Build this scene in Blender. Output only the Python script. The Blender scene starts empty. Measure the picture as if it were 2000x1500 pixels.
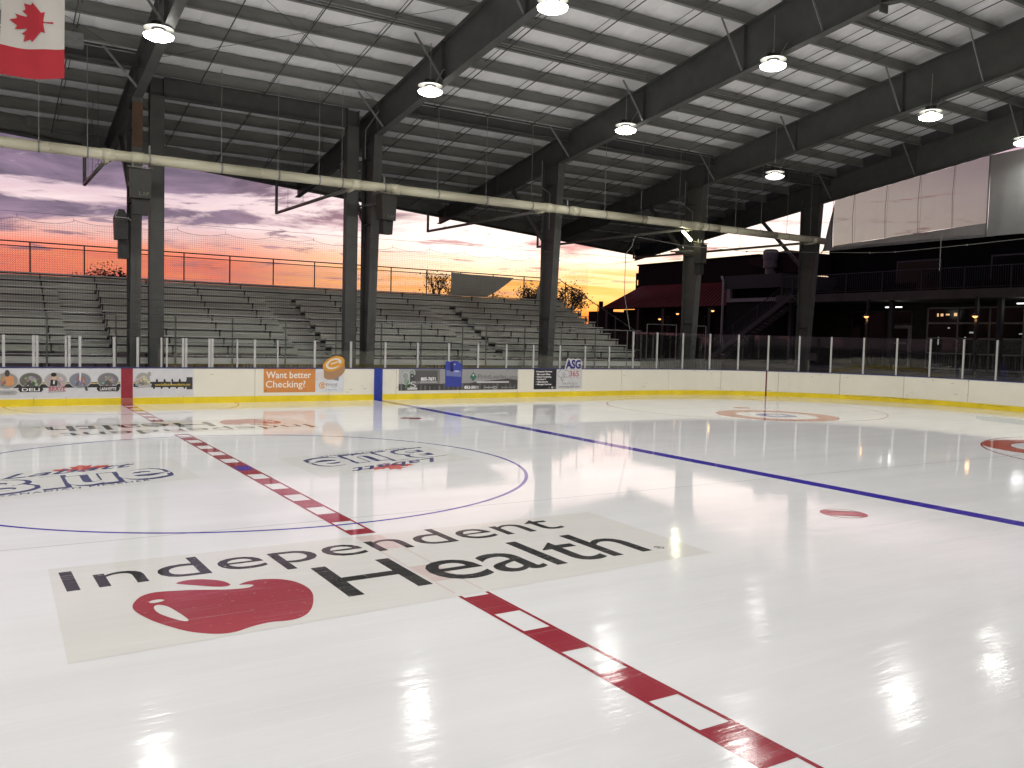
import bpy, bmesh, math, random
from mathutils import Vector, Matrix
S = bpy.context.scene
C = S.collection
random.seed(7)
PI = math.pi
# ------------------------------------------------------------------ camera
cam = bpy.data.cameras.new('camera'); co = bpy.data.objects.new('camera', cam); C.objects.link(co)
yaw, pit, rol = 1.0149, -0.0552, 0.0255
d = Vector((math.cos(pit)*math.cos(yaw), math.cos(pit)*math.sin(yaw), math.sin(pit)))
r = Vector((math.sin(yaw), -math.cos(yaw), 0)); u = r.cross(d)
r2 = math.cos(rol)*r+math.sin(rol)*u; u2 = -math.sin(rol)*r+math.cos(rol)*u
M = Matrix((r2, u2, -d)).transposed().to_4x4(); M.translation = Vector((-3.621, -13.955, 2.227))
co.matrix_world = M
cam.sensor_width = 36; cam.lens = 1683.1/2000*36; cam.clip_end = 2000; cam.clip_start = .05
S.camera = co
S.render.resolution_x = 1024; S.render.resolution_y = 768
S.view_settings.view_transform = 'Standard'; S.view_settings.look = 'None'
S.view_settings.exposure = 0.0; S.view_settings.gamma = 1; S.view_settings.use_curve_mapping = False
try:
    S.cycles.use_denoising = True; S.cycles.max_bounces = 8; S.cycles.transparent_max_bounces = 24
    S.cycles.sample_clamp_indirect = 4; S.cycles.caustics_reflective = False
except Exception: pass

# ------------------------------------------------------------------ node helpers
class N:
    def __init__(s, tree): s.t = tree; s.n = tree.nodes; s.l = tree.links
    def add(s, typ, ins=None, **kw):
        nd = s.n.new(typ)
        for k, v in kw.items(): setattr(nd, k, v)
        for k, v in (ins or {}).items():
            if isinstance(v, bpy.types.NodeSocket): s.l.new(v, nd.inputs[k])
            else: nd.inputs[k].default_value = v
        return nd
    def math(s, op, a, b=0.0, c=0.0, clamp=False):
        nd = s.n.new('ShaderNodeMath'); nd.operation = op; nd.use_clamp = clamp
        for i, v in enumerate((a, b, c)):
            if isinstance(v, bpy.types.NodeSocket): s.l.new(v, nd.inputs[i])
            else: nd.inputs[i].default_value = v
        return nd.outputs[0]
    def ramp(s, fac, stops, interp='LINEAR'):
        nd = s.n.new('ShaderNodeValToRGB'); cr = nd.color_ramp; cr.interpolation = interp
        while len(cr.elements) > 1: cr.elements.remove(cr.elements[-1])
        cr.elements[0].position = stops[0][0]; cr.elements[0].color = (*stops[0][1], 1)
        for p, c in stops[1:]:
            e = cr.elements.new(p); e.color = (*c, 1)
        s.l.new(fac, nd.inputs[0]); return nd.outputs[0]
    def mix(s, fac, a, b, typ='MIX'):
        nd = s.n.new('ShaderNodeMixRGB'); nd.blend_type = typ
        for i, v in enumerate((fac, a, b)):
            if isinstance(v, bpy.types.NodeSocket): s.l.new(v, nd.inputs[i])
            elif i == 0: nd.inputs[0].default_value = v
            else: nd.inputs[i].default_value = (*v, 1)
        return nd.outputs[0]

# ------------------------------------------------------------------ world: dusk sky, sun just gone behind the houses
SUN_AZ = math.radians(51); SUN_EL = math.radians(1.5)
W = bpy.data.worlds.new('World'); S.world = W; W.use_nodes = True
w = N(W.node_tree); w.n.clear()
tc = w.add('ShaderNodeTexCoord'); sep = w.add('ShaderNodeSeparateXYZ', {0: tc.outputs['Generated']})
X, Y, Z = sep.outputs
el = w.math('MULTIPLY', w.math('ARCSINE', Z), 57.2958)
hl = w.math('SQRT', w.math('ADD', w.math('MULTIPLY', X, X), w.math('MULTIPLY', Y, Y)))
dt = w.math('DIVIDE', w.math('ADD', w.math('MULTIPLY', X, math.cos(SUN_AZ)), w.math('MULTIPLY', Y, math.sin(SUN_AZ))), w.math('MAXIMUM', hl, .001))
az = w.math('MULTIPLY', w.math('ARCCOSINE', w.math('MINIMUM', w.math('MAXIMUM', dt, -1), 1)), 57.2958)   # degrees from the sun
# plane-mapped cloud coordinates
zz = w.math('ADD', w.math('MAXIMUM', Z, 0), .055)
cv = w.add('ShaderNodeCombineXYZ', {0: w.math('DIVIDE', X, zz), 1: w.math('DIVIDE', Y, zz), 2: 0.0})
def sky_noise(scale, det, rough, dist, sx, sy, loc=(0, 0, 0), rot=0.0):
    mp = w.add('ShaderNodeMapping', {0: cv.outputs[0], 'Scale': (sx, sy, 1), 'Location': loc, 'Rotation': (0, 0, rot)})
    return w.add('ShaderNodeTexNoise', {'Vector': mp.outputs[0], 'Scale': scale, 'Detail': det, 'Roughness': rough, 'Distortion': dist}).outputs[0]
warp = sky_noise(.35, 3, .5, .2, 1, 1, (7, 3, 0))
elw = w.math('ADD', el, w.math('MULTIPLY', w.math('SUBTRACT', warp, .5), 3.2))
e30 = w.math('DIVIDE', elw, 60.0, clamp=True)
near = w.ramp(e30, [(0, (.95, .13, .03)), (.02, (1.1, .30, .05)), (.045, (1.25, .62, .18)), (.07, (1.3, .98, .62)), (.10, (1.3, 1.18, 1.05)), (.15, (1.15, .98, .93)), (.20, (.92, .66, .62)), (.30, (.50, .36, .42)), (.5, (.20, .17, .25)), (1, (.07, .075, .12))])
far = w.ramp(e30, [(0, (.48, .19, .20)), (.03, (.62, .22, .22)), (.045, (.86, .19, .14)), (.068, (.98, .23, .15)), (.082, (.84, .38, .32)), (.10, (.74, .52, .54)), (.15, (.72, .55, .63)), (.20, (.50, .36, .52)), (.3, (.24, .18, .30)), (.5, (.10, .09, .16)), (1, (.05, .055, .10))])
dusk = w.ramp(e30, [(0, (.16, .11, .14)), (.15, (.12, .10, .16)), (1, (.05, .055, .10))])
fa = w.math('DIVIDE', w.math('SUBTRACT', az, 9), 17, clamp=True)
fb = w.math('DIVIDE', w.math('SUBTRACT', az, 50), 80, clamp=True)
base = w.mix(fa, near, far)
base = w.mix(fb, base, dusk)
# signed azimuth and elevation in degrees carry the layered cloud decks
A_ = w.math('SUBTRACT', w.math('MULTIPLY', w.math('ARCTAN2', Y, X), 57.2958), math.degrees(SUN_AZ))
def an(sa, se, det=8, rough=.6, dist=.5, off=0.0, tilt=0.0):
    c_ = w.add('ShaderNodeCombineXYZ', {0: w.math('MULTIPLY', A_, sa), 1: w.math('ADD', w.math('MULTIPLY', el, se), w.math('MULTIPLY', A_, tilt)), 2: off})
    return w.add('ShaderNodeTexNoise', {'Vector': c_.outputs[0], 'Scale': 1.0, 'Detail': det, 'Roughness': rough, 'Distortion': dist}).outputs[0]
def bump(x, c, wd):
    t = w.math('DIVIDE', w.math('SUBTRACT', x, c), wd); return w.math('POWER', 2.718, w.math('MULTIPLY', w.math('MULTIPLY', t, t), -1))
def sstep(x, lo, hi_): return w.math('DIVIDE', w.math('SUBTRACT', x, lo), hi_-lo, clamp=True)
# glowing streaks low over the horizon
st = an(.10, 1.5, 7, .6, .6, 3.1, -.02)
stm = w.math('MULTIPLY', w.math('MULTIPLY', sstep(st, .50, .60), bump(el, 3.6, 1.3)), w.math('SUBTRACT', 1.0, w.math('MULTIPLY', sstep(A_, 12, 34), .85)))
base = w.mix(w.math('MULTIPLY', stm, .95), base, (1.2, .52, .13))
st2 = an(.07, 1.9, 7, .6, .4, 9.1, .02)
base = w.mix(w.math('MULTIPLY', w.math('MULTIPLY', sstep(st2, .50, .62), bump(el, 2.0, 1.4)), w.math('MULTIPLY', sstep(A_, 4, 12), .8)), base, (.52, .24, .26))
# bright veils between the decks
vl = an(.05, .5, 7, .6, .7, 5.5, .05)
base = w.mix(w.math('MULTIPLY', w.math('MULTIPLY', sstep(vl, .45, .62), bump(el, 7.2, 1.8)), .6), base, (1.0, .84, .84))
# the high purple deck at left and its ragged lower band
n1 = an(.085, .50, 10, .64, .35, 1.3, .015)
bias = w.math('ADD', w.math('MULTIPLY', w.math('MULTIPLY', sstep(el, 6.9, 9.2), sstep(A_, 10, 28)), .22), w.math('MULTIPLY', w.math('MULTIPLY', bump(el, 6.9, .62), sstep(A_, 12, 26)), .15))
bias = w.math('SUBTRACT', bias, w.math('MULTIPLY', bump(el, 8.0, .5), w.math('MULTIPLY', .05, sstep(A_, 22, 34))))
cm = sstep(w.math('ADD', n1, bias), .575, .66)
n2 = an(.20, 1.7, 9, .62, .6, 6.2, .03)
cm2 = w.math('MULTIPLY', sstep(w.math('ADD', n2, w.math('MULTIPLY', w.math('MULTIPLY', bump(el, 5.2, 1.6), 1.0), .035)), .60, .665), .85)
ccol = w.mix(sstep(A_, 4, 26), (.50, .26, .30), (.165, .125, .20))
ccol = w.mix(sstep(el, 6.5, 3.5), ccol, w.mix(.5, ccol, (.50, .20, .24)))
shade = w.mix(sstep(an(.16, .7, 7, .62, .4, 8.8), .38, .62), (.72, .72, .74), (1.75, 1.6, 1.5))
ccol = w.mix(1.0, ccol, shade, 'MULTIPLY')
sky = w.mix(w.math('MAXIMUM', cm, cm2), base, ccol)
below = w.math('DIVIDE', w.math('MULTIPLY', Z, -1), .01, clamp=True)
sky = w.mix(below, sky, (.03, .028, .03))
nish = w.add('ShaderNodeTexSky', sky_type='NISHITA', sun_disc=False, sun_elevation=SUN_EL, sun_rotation=PI/2-SUN_AZ)
b1 = w.add('ShaderNodeBackground', {0: sky, 1: 1.12}); b2 = w.add('ShaderNodeBackground', {0: nish.outputs[0], 1: .012})
ad = w.add('ShaderNodeAddShader', {0: b1.outputs[0], 1: b2.outputs[0]})
w.add('ShaderNodeOutputWorld', {0: ad.outputs[0]})
# the set sun: barely any direct light left
sl = bpy.data.lights.new('sun', 'SUN'); sl.energy = .05; sl.angle = math.radians(4); sl.color = (1, .5, .22)
so = bpy.data.objects.new('sun', sl); C.objects.link(so)
so.rotation_euler = (Vector((math.cos(SUN_AZ), math.sin(SUN_AZ), math.sin(SUN_EL)))).to_track_quat('Z', 'Y').to_euler()

# ------------------------------------------------------------------ materials
def mat(name, col, rough=.6, metal=0.0, var=.12, scale=3.0, bump=0.0, spec=.5, streak=None, emit=None, ior=None, alpha=None, bscale=None):
    m = bpy.data.materials.new(name); m.use_nodes = True; n = N(m.node_tree); n.n.clear()
    geo = n.add('ShaderNodeNewGeometry')
    mp = n.add('ShaderNodeMapping', {0: geo.outputs['Position'], 'Scale': streak or (1, 1, 1)})
    nz = n.add('ShaderNodeTexNoise', {'Vector': mp.outputs[0], 'Scale': scale, 'Detail': 8, 'Roughness': .6})
    lo = tuple(c*(1-var) for c in col); hi = tuple(min(1, c*(1+var)) for c in col)
    c = n.ramp(nz.outputs[0], [(.3, lo), (.7, hi)])
    p = n.add('ShaderNodeBsdfPrincipled', {'Base Color': c, 'Metallic': metal, 'Specular IOR Level': spec})
    rr = n.math('ADD', rough-.06, n.math('MULTIPLY', nz.outputs[0], .12), clamp=True)
    n.l.new(rr, p.inputs['Roughness'])
    if ior: p.inputs['IOR'].default_value = ior
    if emit: p.inputs['Emission Color'].default_value = (*emit[0], 1); p.inputs['Emission Strength'].default_value = emit[1]
    if bump:
        nb = n.add('ShaderNodeTexNoise', {'Vector': mp.outputs[0], 'Scale': bscale or scale*6, 'Detail': 5})
        b = n.add('ShaderNodeBump', {'Strength': bump, 'Distance': .02, 'Height': nb.outputs[0]})
        n.l.new(b.outputs[0], p.inputs['Normal'])
    n.add('ShaderNodeOutputMaterial', {0: p.outputs[0]})
    return m
_ice = {}
def ice_mat(name, col, wear=0.0, var=.06):
    """paint seen through the top of the ice: one shared glossy, slightly rippled surface"""
    if name in _ice: return _ice[name]
    m = bpy.data.materials.new(name); m.use_nodes = True; n = N(m.node_tree); n.n.clear()
    geo = n.add('ShaderNodeNewGeometry')
    mp = n.add('ShaderNodeMapping', {0: geo.outputs['Position'], 'Scale': (.22, 2.0, 1), 'Rotation': (0, 0, .05)})
    big = n.add('ShaderNodeTexNoise', {'Vector': mp.outputs[0], 'Scale': .9, 'Detail': 5, 'Roughness': .6}).outputs[0]
    bl = n.add('ShaderNodeTexNoise', {'Vector': geo.outputs['Position'], 'Scale': .35, 'Detail': 4}).outputs[0]
    f = n.math('ADD', n.math('MULTIPLY', big, .5), n.math('MULTIPLY', bl, .5))
    c = n.ramp(f, [(.35, tuple(k*(1-var) for k in col)), (.65, tuple(min(1, k*(1+var)) for k in col))])
    # skate cuts: long thin pale scratches in three directions, and snow flecks
    for k_, (rt, sc_) in enumerate(((.25, 1.0), (1.1, 1.4), (-.7, 1.2))):
        ms = n.add('ShaderNodeMapping', {0: geo.outputs['Position'], 'Scale': (.5, 22*sc_, 1), 'Rotation': (0, 0, rt), 'Location': (k_*3.1, 0, 0)})
        sn = n.add('ShaderNodeTexNoise', {'Vector': ms.outputs[0], 'Scale': 1.6, 'Detail': 3, 'Roughness': .5, 'Distortion': .25}).outputs[0]
        sc1 = n.math('DIVIDE', n.math('SUBTRACT', sn, .66), .03, clamp=True)
        c = n.mix(n.math('MULTIPLY', sc1, .30), c, (.93, .93, .92) if max(col) > .6 else (.45, .42, .41))
    fl_ = n.add('ShaderNodeTexNoise', {'Vector': geo.outputs['Position'], 'Scale': 38, 'Detail': 3, 'Roughness': .6}).outputs[0]
    c = n.mix(n.math('MULTIPLY', n.math('DIVIDE', n.math('SUBTRACT', fl_, .70), .03, clamp=True), .35), c, (.95, .95, .95) if max(col) > .6 else (.5, .5, .5))
    if wear:
        wn = n.add('ShaderNodeTexNoise', {'Vector': geo.outputs['Position'], 'Scale': 16, 'Detail': 10, 'Roughness': .75}).outputs[0]
        c = n.mix(n.math('MULTIPLY', n.math('DIVIDE', n.math('SUBTRACT', wn, .60), .06, clamp=True), wear), c, (.55, .53, .50))
    p = n.add('ShaderNodeBsdfPrincipled', {'Base Color': c, 'IOR': 1.33, 'Specular IOR Level': .5})
    # the near side has been skated on and re-wetted: rougher there and more rippled
    sy_ = n.add('ShaderNodeSeparateXYZ', {0: geo.outputs['Position']}).outputs[1]
    worn = n.math('DIVIDE', n.math('SUBTRACT', -5.0, sy_), 3.5, clamp=True)
    rn = n.add('ShaderNodeTexNoise', {'Vector': mp.outputs[0], 'Scale': 1.6, 'Detail': 7, 'Roughness': .65}).outputs[0]
    rr = n.math('ADD', .022, n.math('MULTIPLY', n.math('POWER', rn, 2.0), n.math('ADD', .11, n.math('MULTIPLY', worn, .22))))
    n.l.new(rr, p.inputs['Roughness'])
    mp2 = n.add('ShaderNodeMapping', {0: geo.outputs['Position'], 'Scale': (.40, 3.0, 1), 'Rotation': (0, 0, .12)})
    h1 = n.add('ShaderNodeTexNoise', {'Vector': mp2.outputs[0], 'Scale': 1.2, 'Detail': 4, 'Roughness': .55, 'Distortion': .35}).outputs[0]
    h2 = n.add('ShaderNodeTexNoise', {'Vector': mp2.outputs[0], 'Scale': 9, 'Detail': 4, 'Roughness': .6}).outputs[0]
    h = n.math('ADD', h1, n.math('MULTIPLY', h2, .12))
    b = n.add('ShaderNodeBump', {'Distance': .02, 'Height': h})
    n.l.new(n.math('ADD', .03, n.math('MULTIPLY', worn, .22)), b.inputs['Strength'])
    n.l.new(b.outputs[0], p.inputs['Normal'])
    n.add('ShaderNodeOutputMaterial', {0: p.outputs[0]})
    _ice[name] = m; return m
def glass_mat(name, tint=(1, 1, 1), haze=.03, hc=(.5, .5, .5), rough=.02, refl=1.0):
    m = bpy.data.materials.new(name); m.use_nodes = True; n = N(m.node_tree); n.n.clear()
    tr = n.add('ShaderNodeBsdfTransparent', {0: (*tint, 1)}); gl = n.add('ShaderNodeBsdfGlossy', {0: (refl, refl, refl, 1), 'Roughness': rough})
    fr = n.add('ShaderNodeFresnel', {0: 1.45}); df = n.add('ShaderNodeBsdfDiffuse', {0: (*hc, 1)})
    tl = n.add('ShaderNodeBsdfTranslucent', {0: (*hc, 1)}); dm = n.add('ShaderNodeMixShader', {0: .5, 1: df.outputs[0], 2: tl.outputs[0]})
    geo = n.add('ShaderNodeNewGeometry')
    nz = n.add('ShaderNodeTexNoise', {'Vector': geo.outputs['Position'], 'Scale': 1.6, 'Detail': 8, 'Roughness': .7}).outputs[0]
    a = n.add('ShaderNodeMixShader', {0: fr.outputs[0], 1: tr.outputs[0], 2: gl.outputs[0]})
    b = n.add('ShaderNodeMixShader', {0: n.math('MULTIPLY', n.math('ADD', .72, n.math('MULTIPLY', nz, .56)), haze, clamp=True), 1: a.outputs[0], 2: dm.outputs[0]})
    n.add('ShaderNodeOutputMaterial', {0: b.outputs[0]}); return m
def emis(name, col, s):
    m = bpy.data.materials.new(name); m.use_nodes = True; n = N(m.node_tree); n.n.clear()
    e = n.add('ShaderNodeEmission', {0: (*col, 1), 1: s}); n.add('ShaderNodeOutputMaterial', {0: e.outputs[0]}); return m

STEEL = mat('grey_steel_paint', (.085, .088, .082), .5, 0, .16, 2.5, .05)
STEELD = mat('dark_steel_paint', (.078, .080, .076), .5, 0, .16, 2.5, .05)
PURL = mat('purlin_paint', (.20, .202, .186), .55, 0, .2, 2.0, .03, streak=(.4, 2, 2))
RUSTY = mat('rust_stain', (.10, .055, .03), .7, 0, .35, 5)
INSUL = mat('white_vinyl_insulation', (.88, .88, .88), .5, 0, .06, 1.6, .12, bscale=5)
GALV = mat('galvanised_steel', (.36, .36, .35), .4, .5, .15, 6)
ALU = mat('aluminium_post', (.56, .57, .55), .35, .35, .08, 5)
ALUW = mat('weathered_aluminium_plank', (.82, .84, .76), .4, .15, .28, 1.1, .05, streak=(.35, 3, 3))
ALUD = mat('dull_aluminium_riser', (.66, .68, .60), .45, .15, .3, .9, .05, streak=(.35, 3, 3))
DARKG = mat('dark_bracket', (.03, .032, .03), .6)
BOARD = mat('cream_dasher_board', (.83, .80, .67), .25, 0, .035, 1.2, .03)
KICK = mat('yellow_kick_plate', (.82, .63, .02), .3, 0, .14, 1.4)
CAP = mat('blue_cap_rail', (.035, .045, .16), .35)
REDP = mat('red_board_stripe', (.30, .03, .045), .25, 0, .1, 4)
BLUEP = mat('blue_board_stripe', (.02, .05, .33), .25, 0, .25, 8)
SCUFF = mat('black_scuff', (.03, .03, .03), .7)
GLASS = glass_mat('rink_glass', (.93, .95, .94), .012, (.35, .36, .35))
PVC = mat('cream_pvc_pipe', (.66, .63, .47), .35, 0, .1, 3, streak=(.5, 3, 3))
PVCG = mat('grey_pvc_pipe', (.20, .195, .18), .45, 0, .12, 3)
CONC = mat('concrete', (.06, .058, .054), .85, 0, .2, 1.2, .2)
ASPH = mat('dark_asphalt', (.035, .034, .033), .9, 0, .3, .8, .2)
BLK = mat('black_plastic', (.022, .022, .02), .55, 0, .2, 6)
BLKL = mat('speaker_box_paint', (.028, .027, .023), .5, 0, .2, 6)
SPKT = mat('speaker_top', (.16, .155, .12), .5)
WHITEI = mat('white_print', (.78, .78, .76), .35, 0, .02)
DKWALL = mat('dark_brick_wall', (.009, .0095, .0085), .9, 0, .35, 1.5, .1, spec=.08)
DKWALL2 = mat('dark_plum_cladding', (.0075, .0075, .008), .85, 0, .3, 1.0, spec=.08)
TRIM = mat('grey_painted_trim', (.06, .06, .055), .7, 0, .15, 2)
TRIM2 = mat('pale_painted_frame', (.24, .24, .22), .6, 0, .1, 2)
REDROOF = mat('red_metal_roof', (.13, .024, .02), .6, 0, .2, 1.5, spec=.15)
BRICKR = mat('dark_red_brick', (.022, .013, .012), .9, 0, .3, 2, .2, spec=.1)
WIN = mat('dark_window_glass', (.008, .009, .009), .12, 0, .1, spec=.12)
TREE_B = mat('dark_bark', (.03, .022, .018), .9)
LEAF = mat('dark_foliage', (.02, .022, .012), .9, 0, .4, 2, spec=.05)

# ------------------------------------------------------------------ mesh helpers
class MB:
    def __init__(s): s.v = []; s.f = []
    def box(s, x0, x1, y0, y1, z0, z1):
        b = len(s.v)
        s.v += [(x0, y0, z0), (x1, y0, z0), (x1, y1, z0), (x0, y1, z0), (x0, y0, z1), (x1, y0, z1), (x1, y1, z1), (x0, y1, z1)]
        s.f += [tuple(b+i for i in q) for q in ((0, 3, 2, 1), (4, 5, 6, 7), (0, 1, 5, 4), (1, 2, 6, 5), (2, 3, 7, 6), (3, 0, 4, 7))]
        return s
    def prism(s, poly, off):
        """poly: list of 3D points (planar), extruded by vector off"""
        b = len(s.v); n = len(poly); off = Vector(off)
        s.v += [tuple(p) for p in poly]+[tuple(Vector(p)+off) for p in poly]
        s.f += [tuple(range(b, b+n))[::-1], tuple(range(b+n, b+2*n))]
        s.f += [(b+i, b+(i+1) % n, b+n+(i+1) % n, b+n+i) for i in range(n)]
        return s
    def tube(s, p0, p1, r0, r1=None, n=8, caps=True):
        r1 = r0 if r1 is None else r1
        p0, p1 = Vector(p0), Vector(p1); a = (p1-p0)
        if a.length < 1e-6: return s
        a.normalize(); e = Vector((0, 0, 1)) if abs(a.z) < .9 else Vector((1, 0, 0))
        e1 = a.cross(e).normalized(); e2 = a.cross(e1); b = len(s.v)
        for p, rr in ((p0, r0), (p1, r1)):
            for i in range(n):
                t = 2*PI*i/n; s.v.append(tuple(p+e1*math.cos(t)*rr+e2*math.sin(t)*rr))
        s.f += [(b+i, b+(i+1) % n, b+n+(i+1) % n, b+n+i) for i in range(n)]
        if caps: s.f += [tuple(range(b, b+n))[::-1], tuple(range(b+n, b+2*n))]
        return s
    def path(s, pts, r, n=6):
        for a, b in zip(pts, pts[1:]): s.tube(a, b, r, n=n)
        return s
    def bar(s, p0, p1, w, h, up=(0, 0, 1)):
        p0, p1 = Vector(p0), Vector(p1); a = (p1-p0).normalized(); upv = Vector(up)
        e1 = a.cross(upv).normalized()*(w/2); e2 = e1.cross(a).normalized()*(h/2)
        return s.prism([p0-e1-e2, p0+e1-e2, p0+e1+e2, p0-e1+e2], p1-p0)
    def lathe(s, c, prof, n=24):
        """prof: (r,z) rows round a vertical axis at c"""
        b = len(s.v)
        for (rr, z) in prof:
            for i in range(n):
                t = 2*PI*i/n; s.v.append((c[0]+rr*math.cos(t), c[1]+rr*math.sin(t), c[2]+z))
        for k in range(len(prof)-1):
            for i in range(n):
                s.f.append((b+k*n+i, b+k*n+(i+1) % n, b+(k+1)*n+(i+1) % n, b+(k+1)*n+i))
        return s
    def mesh(s, name):
        me = bpy.data.meshes.new(name); me.from_pydata(s.v, [], s.f); me.update()
        bm = bmesh.new(); bm.from_mesh(me); bmesh.ops.recalc_face_normals(bm, faces=bm.faces); bm.to_mesh(me); bm.free()
        return me
    def build(s, name, m, parent=None, smooth=False, bevel=0):
        me = s.mesh(name); me.materials.append(m)
        if smooth:
            for p in me.polygons: p.use_smooth = True
        return link(name, me, parent)
def link(name, me, parent=None, loc=None):
    o = bpy.data.objects.new(name, me); C.objects.link(o)
    if parent is not None: o.parent = parent
    if loc is not None: o.location = loc
    return o
def thing(name, label, cat, loc=(0, 0, 0), rz=0.0, group=None, scale=None):
    o = bpy.data.objects.new(name, None); C.objects.link(o); o.location = loc; o.rotation_euler = (0, 0, rz)
    o.empty_display_size = .3; o['label'] = label; o['category'] = cat
    if group: o['group'] = group
    return o
def tag(o, label, cat, group=None):
    o['label'] = label; o['category'] = cat
    if group: o['group'] = group
    return o
def struct(o): o['kind'] = 'structure'; return o
def stuff(o): o['kind'] = 'stuff'; return o
def copy_tree(o, parent=None):
    c = o.copy(); C.objects.link(c); c.parent = parent
    for ch in list(o.children): copy_tree(ch, c)
    return c

def text_mesh(s, weight=0.0, shear=0.0, spacing=1.0, res=4):
    """the string as a filled flat outline, normalised: x 0..1 over its width, y in units of cap height"""
    cu = bpy.data.curves.new('txt', 'FONT'); cu.body = s; cu.offset = weight; cu.shear = shear; cu.resolution_u = res; cu.space_character = spacing
    o = bpy.data.objects.new('txt', cu); C.objects.link(o)
    dg = bpy.context.evaluated_depsgraph_get(); dg.update()
    me = bpy.data.meshes.new_from_object(o.evaluated_get(dg))
    vs = [v.co.copy() for v in me.vertices]; fs = [tuple(p.vertices) for p in me.polygons]
    bpy.data.objects.remove(o); bpy.data.curves.remove(cu)
    x0 = min(v.x for v in vs); x1 = max(v.x for v in vs)
    return [((v.x-x0)/(x1-x0), v.y/.729) for v in vs], fs
def text_obj(s, fn, name, m, parent, **kw):
    vs, fs = text_mesh(s, **kw); me = bpy.data.meshes.new(name)
    me.from_pydata([fn(a, b) for a, b in vs], [], fs); me.update(); me.materials.append(m)
    return link(name, me, parent)

# ================================================================== GROUND AND ICE
HL, HW, CR = 27.92, 12.70, 8.5
def perim(sd, off=0.0):
    """point, outward normal at arc length sd measured from (x=0, y=+HW) going towards +x"""
    L1 = HL-CR; A = CR*PI/2; L2 = 2*(HW-CR); tot = 4*L1+4*A+2*L2
    sd %= tot
    segs = [('l', L1, (0, HW), (1, 0)), ('a', A, (HL-CR, HW-CR), PI/2), ('l', L2, (HL, HW-CR), (0, -1)), ('a', A, (HL-CR, -(HW-CR)), 0.0),
            ('l', 2*L1, (HL-CR, -HW), (-1, 0)), ('a', A, (-(HL-CR), -(HW-CR)), -PI/2), ('l', L2, (-HL, -(HW-CR)), (0, 1)), ('a', A, (-(HL-CR), HW-CR), PI), ('l', L1, (-(HL-CR), HW), (1, 0))]
    for k, ln, p, q in segs:
        if sd <= ln+1e-9:
            if k == 'l':
                n_ = Vector((-q[1], q[0])); P = Vector((p[0]+q[0]*sd, p[1]+q[1]*sd))
            else:
                t = q-sd/CR; n_ = Vector((math.cos(t), math.sin(t))); P = Vector(p)+n_*CR
            P = P+n_*off; return P, n_
        sd -= ln
    return Vector((0, HW+off)), Vector((0, 1))
TOT = 4*(HL-CR)+4*CR*PI/2+4*(HW-CR)

g = MB(); g.box(-400, 400, -400, 400, -.9, -.06); struct(g.build('ground', ASPH))
g = MB(); g.box(-34, 34, -17.5, 30, -.058, -.012); struct(g.build('concrete_walkway', CONC))
ICE = ice_mat('ice_white', (.80, .80, .80))
pts = [perim(i*TOT/240)[0] for i in range(240)]
g = MB(); g.prism([(p.x, p.y, -.01) for p in pts], (0, 0, .01)); ice = struct(g.build('ice', ICE))
IRED = ice_mat('ice_red', (.33, .035, .052)); IREDF = ice_mat('ice_red_thin', (.36, .12, .12))
IBLUE = ice_mat('ice_blue', (.05, .035, .36)); IBLK = ice_mat('ice_black', (.042, .042, .042), .85)
IAPP = ice_mat('ice_apple_red', (.38, .06, .08), .5, .10); IFILM = ice_mat('ice_film', (.73, .715, .68), 0, .03)
INAVY = ice_mat('ice_navy', (.06, .065, .19), .4); IORG = ice_mat('ice_leaf_red', (.60, .09, .07)); IPINK = ice_mat('ice_pink', (.66, .54, .51))
ICREA = ice_mat('ice_crease_blue', (.42, .52, .60)); IGREY = ice_mat('ice_grey_line', (.42, .43, .44)); IWHT = ice_mat('ice_block_white', (.82, .82, .80))
IHRED = ice_mat('ice_house_red', (.50, .13, .09)); IHBLU = ice_mat('ice_house_blue', (.12, .13, .42))
def flat(poly, z, name, m, parent=None):
    me = bpy.data.meshes.new(name); me.from_pydata([(x, y, z) for x, y in poly], [], [tuple(range(len(poly)))]); me.update()
    if me.polygons[0].normal.z < 0: me.flip_normals()
    me.materials.append(m); return link(name, me, parent)
def ring(cx, cy, r0, r1, z, name, m, parent, a0=0, a1=2*PI, n=128):
    v = []; f = []
    for i in range(n+1):
        t = a0+(a1-a0)*i/n
        v += [(cx+r0*math.cos(t), cy+r0*math.sin(t), z), (cx+r1*math.cos(t), cy+r1*math.sin(t), z)]
    for i in range(n): f.append((2*i, 2*i+1, 2*i+3, 2*i+2))
    me = bpy.data.meshes.new(name); me.from_pydata(v, [], f); me.update(); me.materials.append(m); return link(name, me, parent)
def rect(x0, x1, y0, y1, z, name, m, parent): return flat([(x0, y0), (x1, y0), (x1, y1), (x0, y1)], z, name, m, parent)
Z1, Z2, Z3, Z4, Z5 = .0005, .0010, .0015, .0020, .0025
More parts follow.
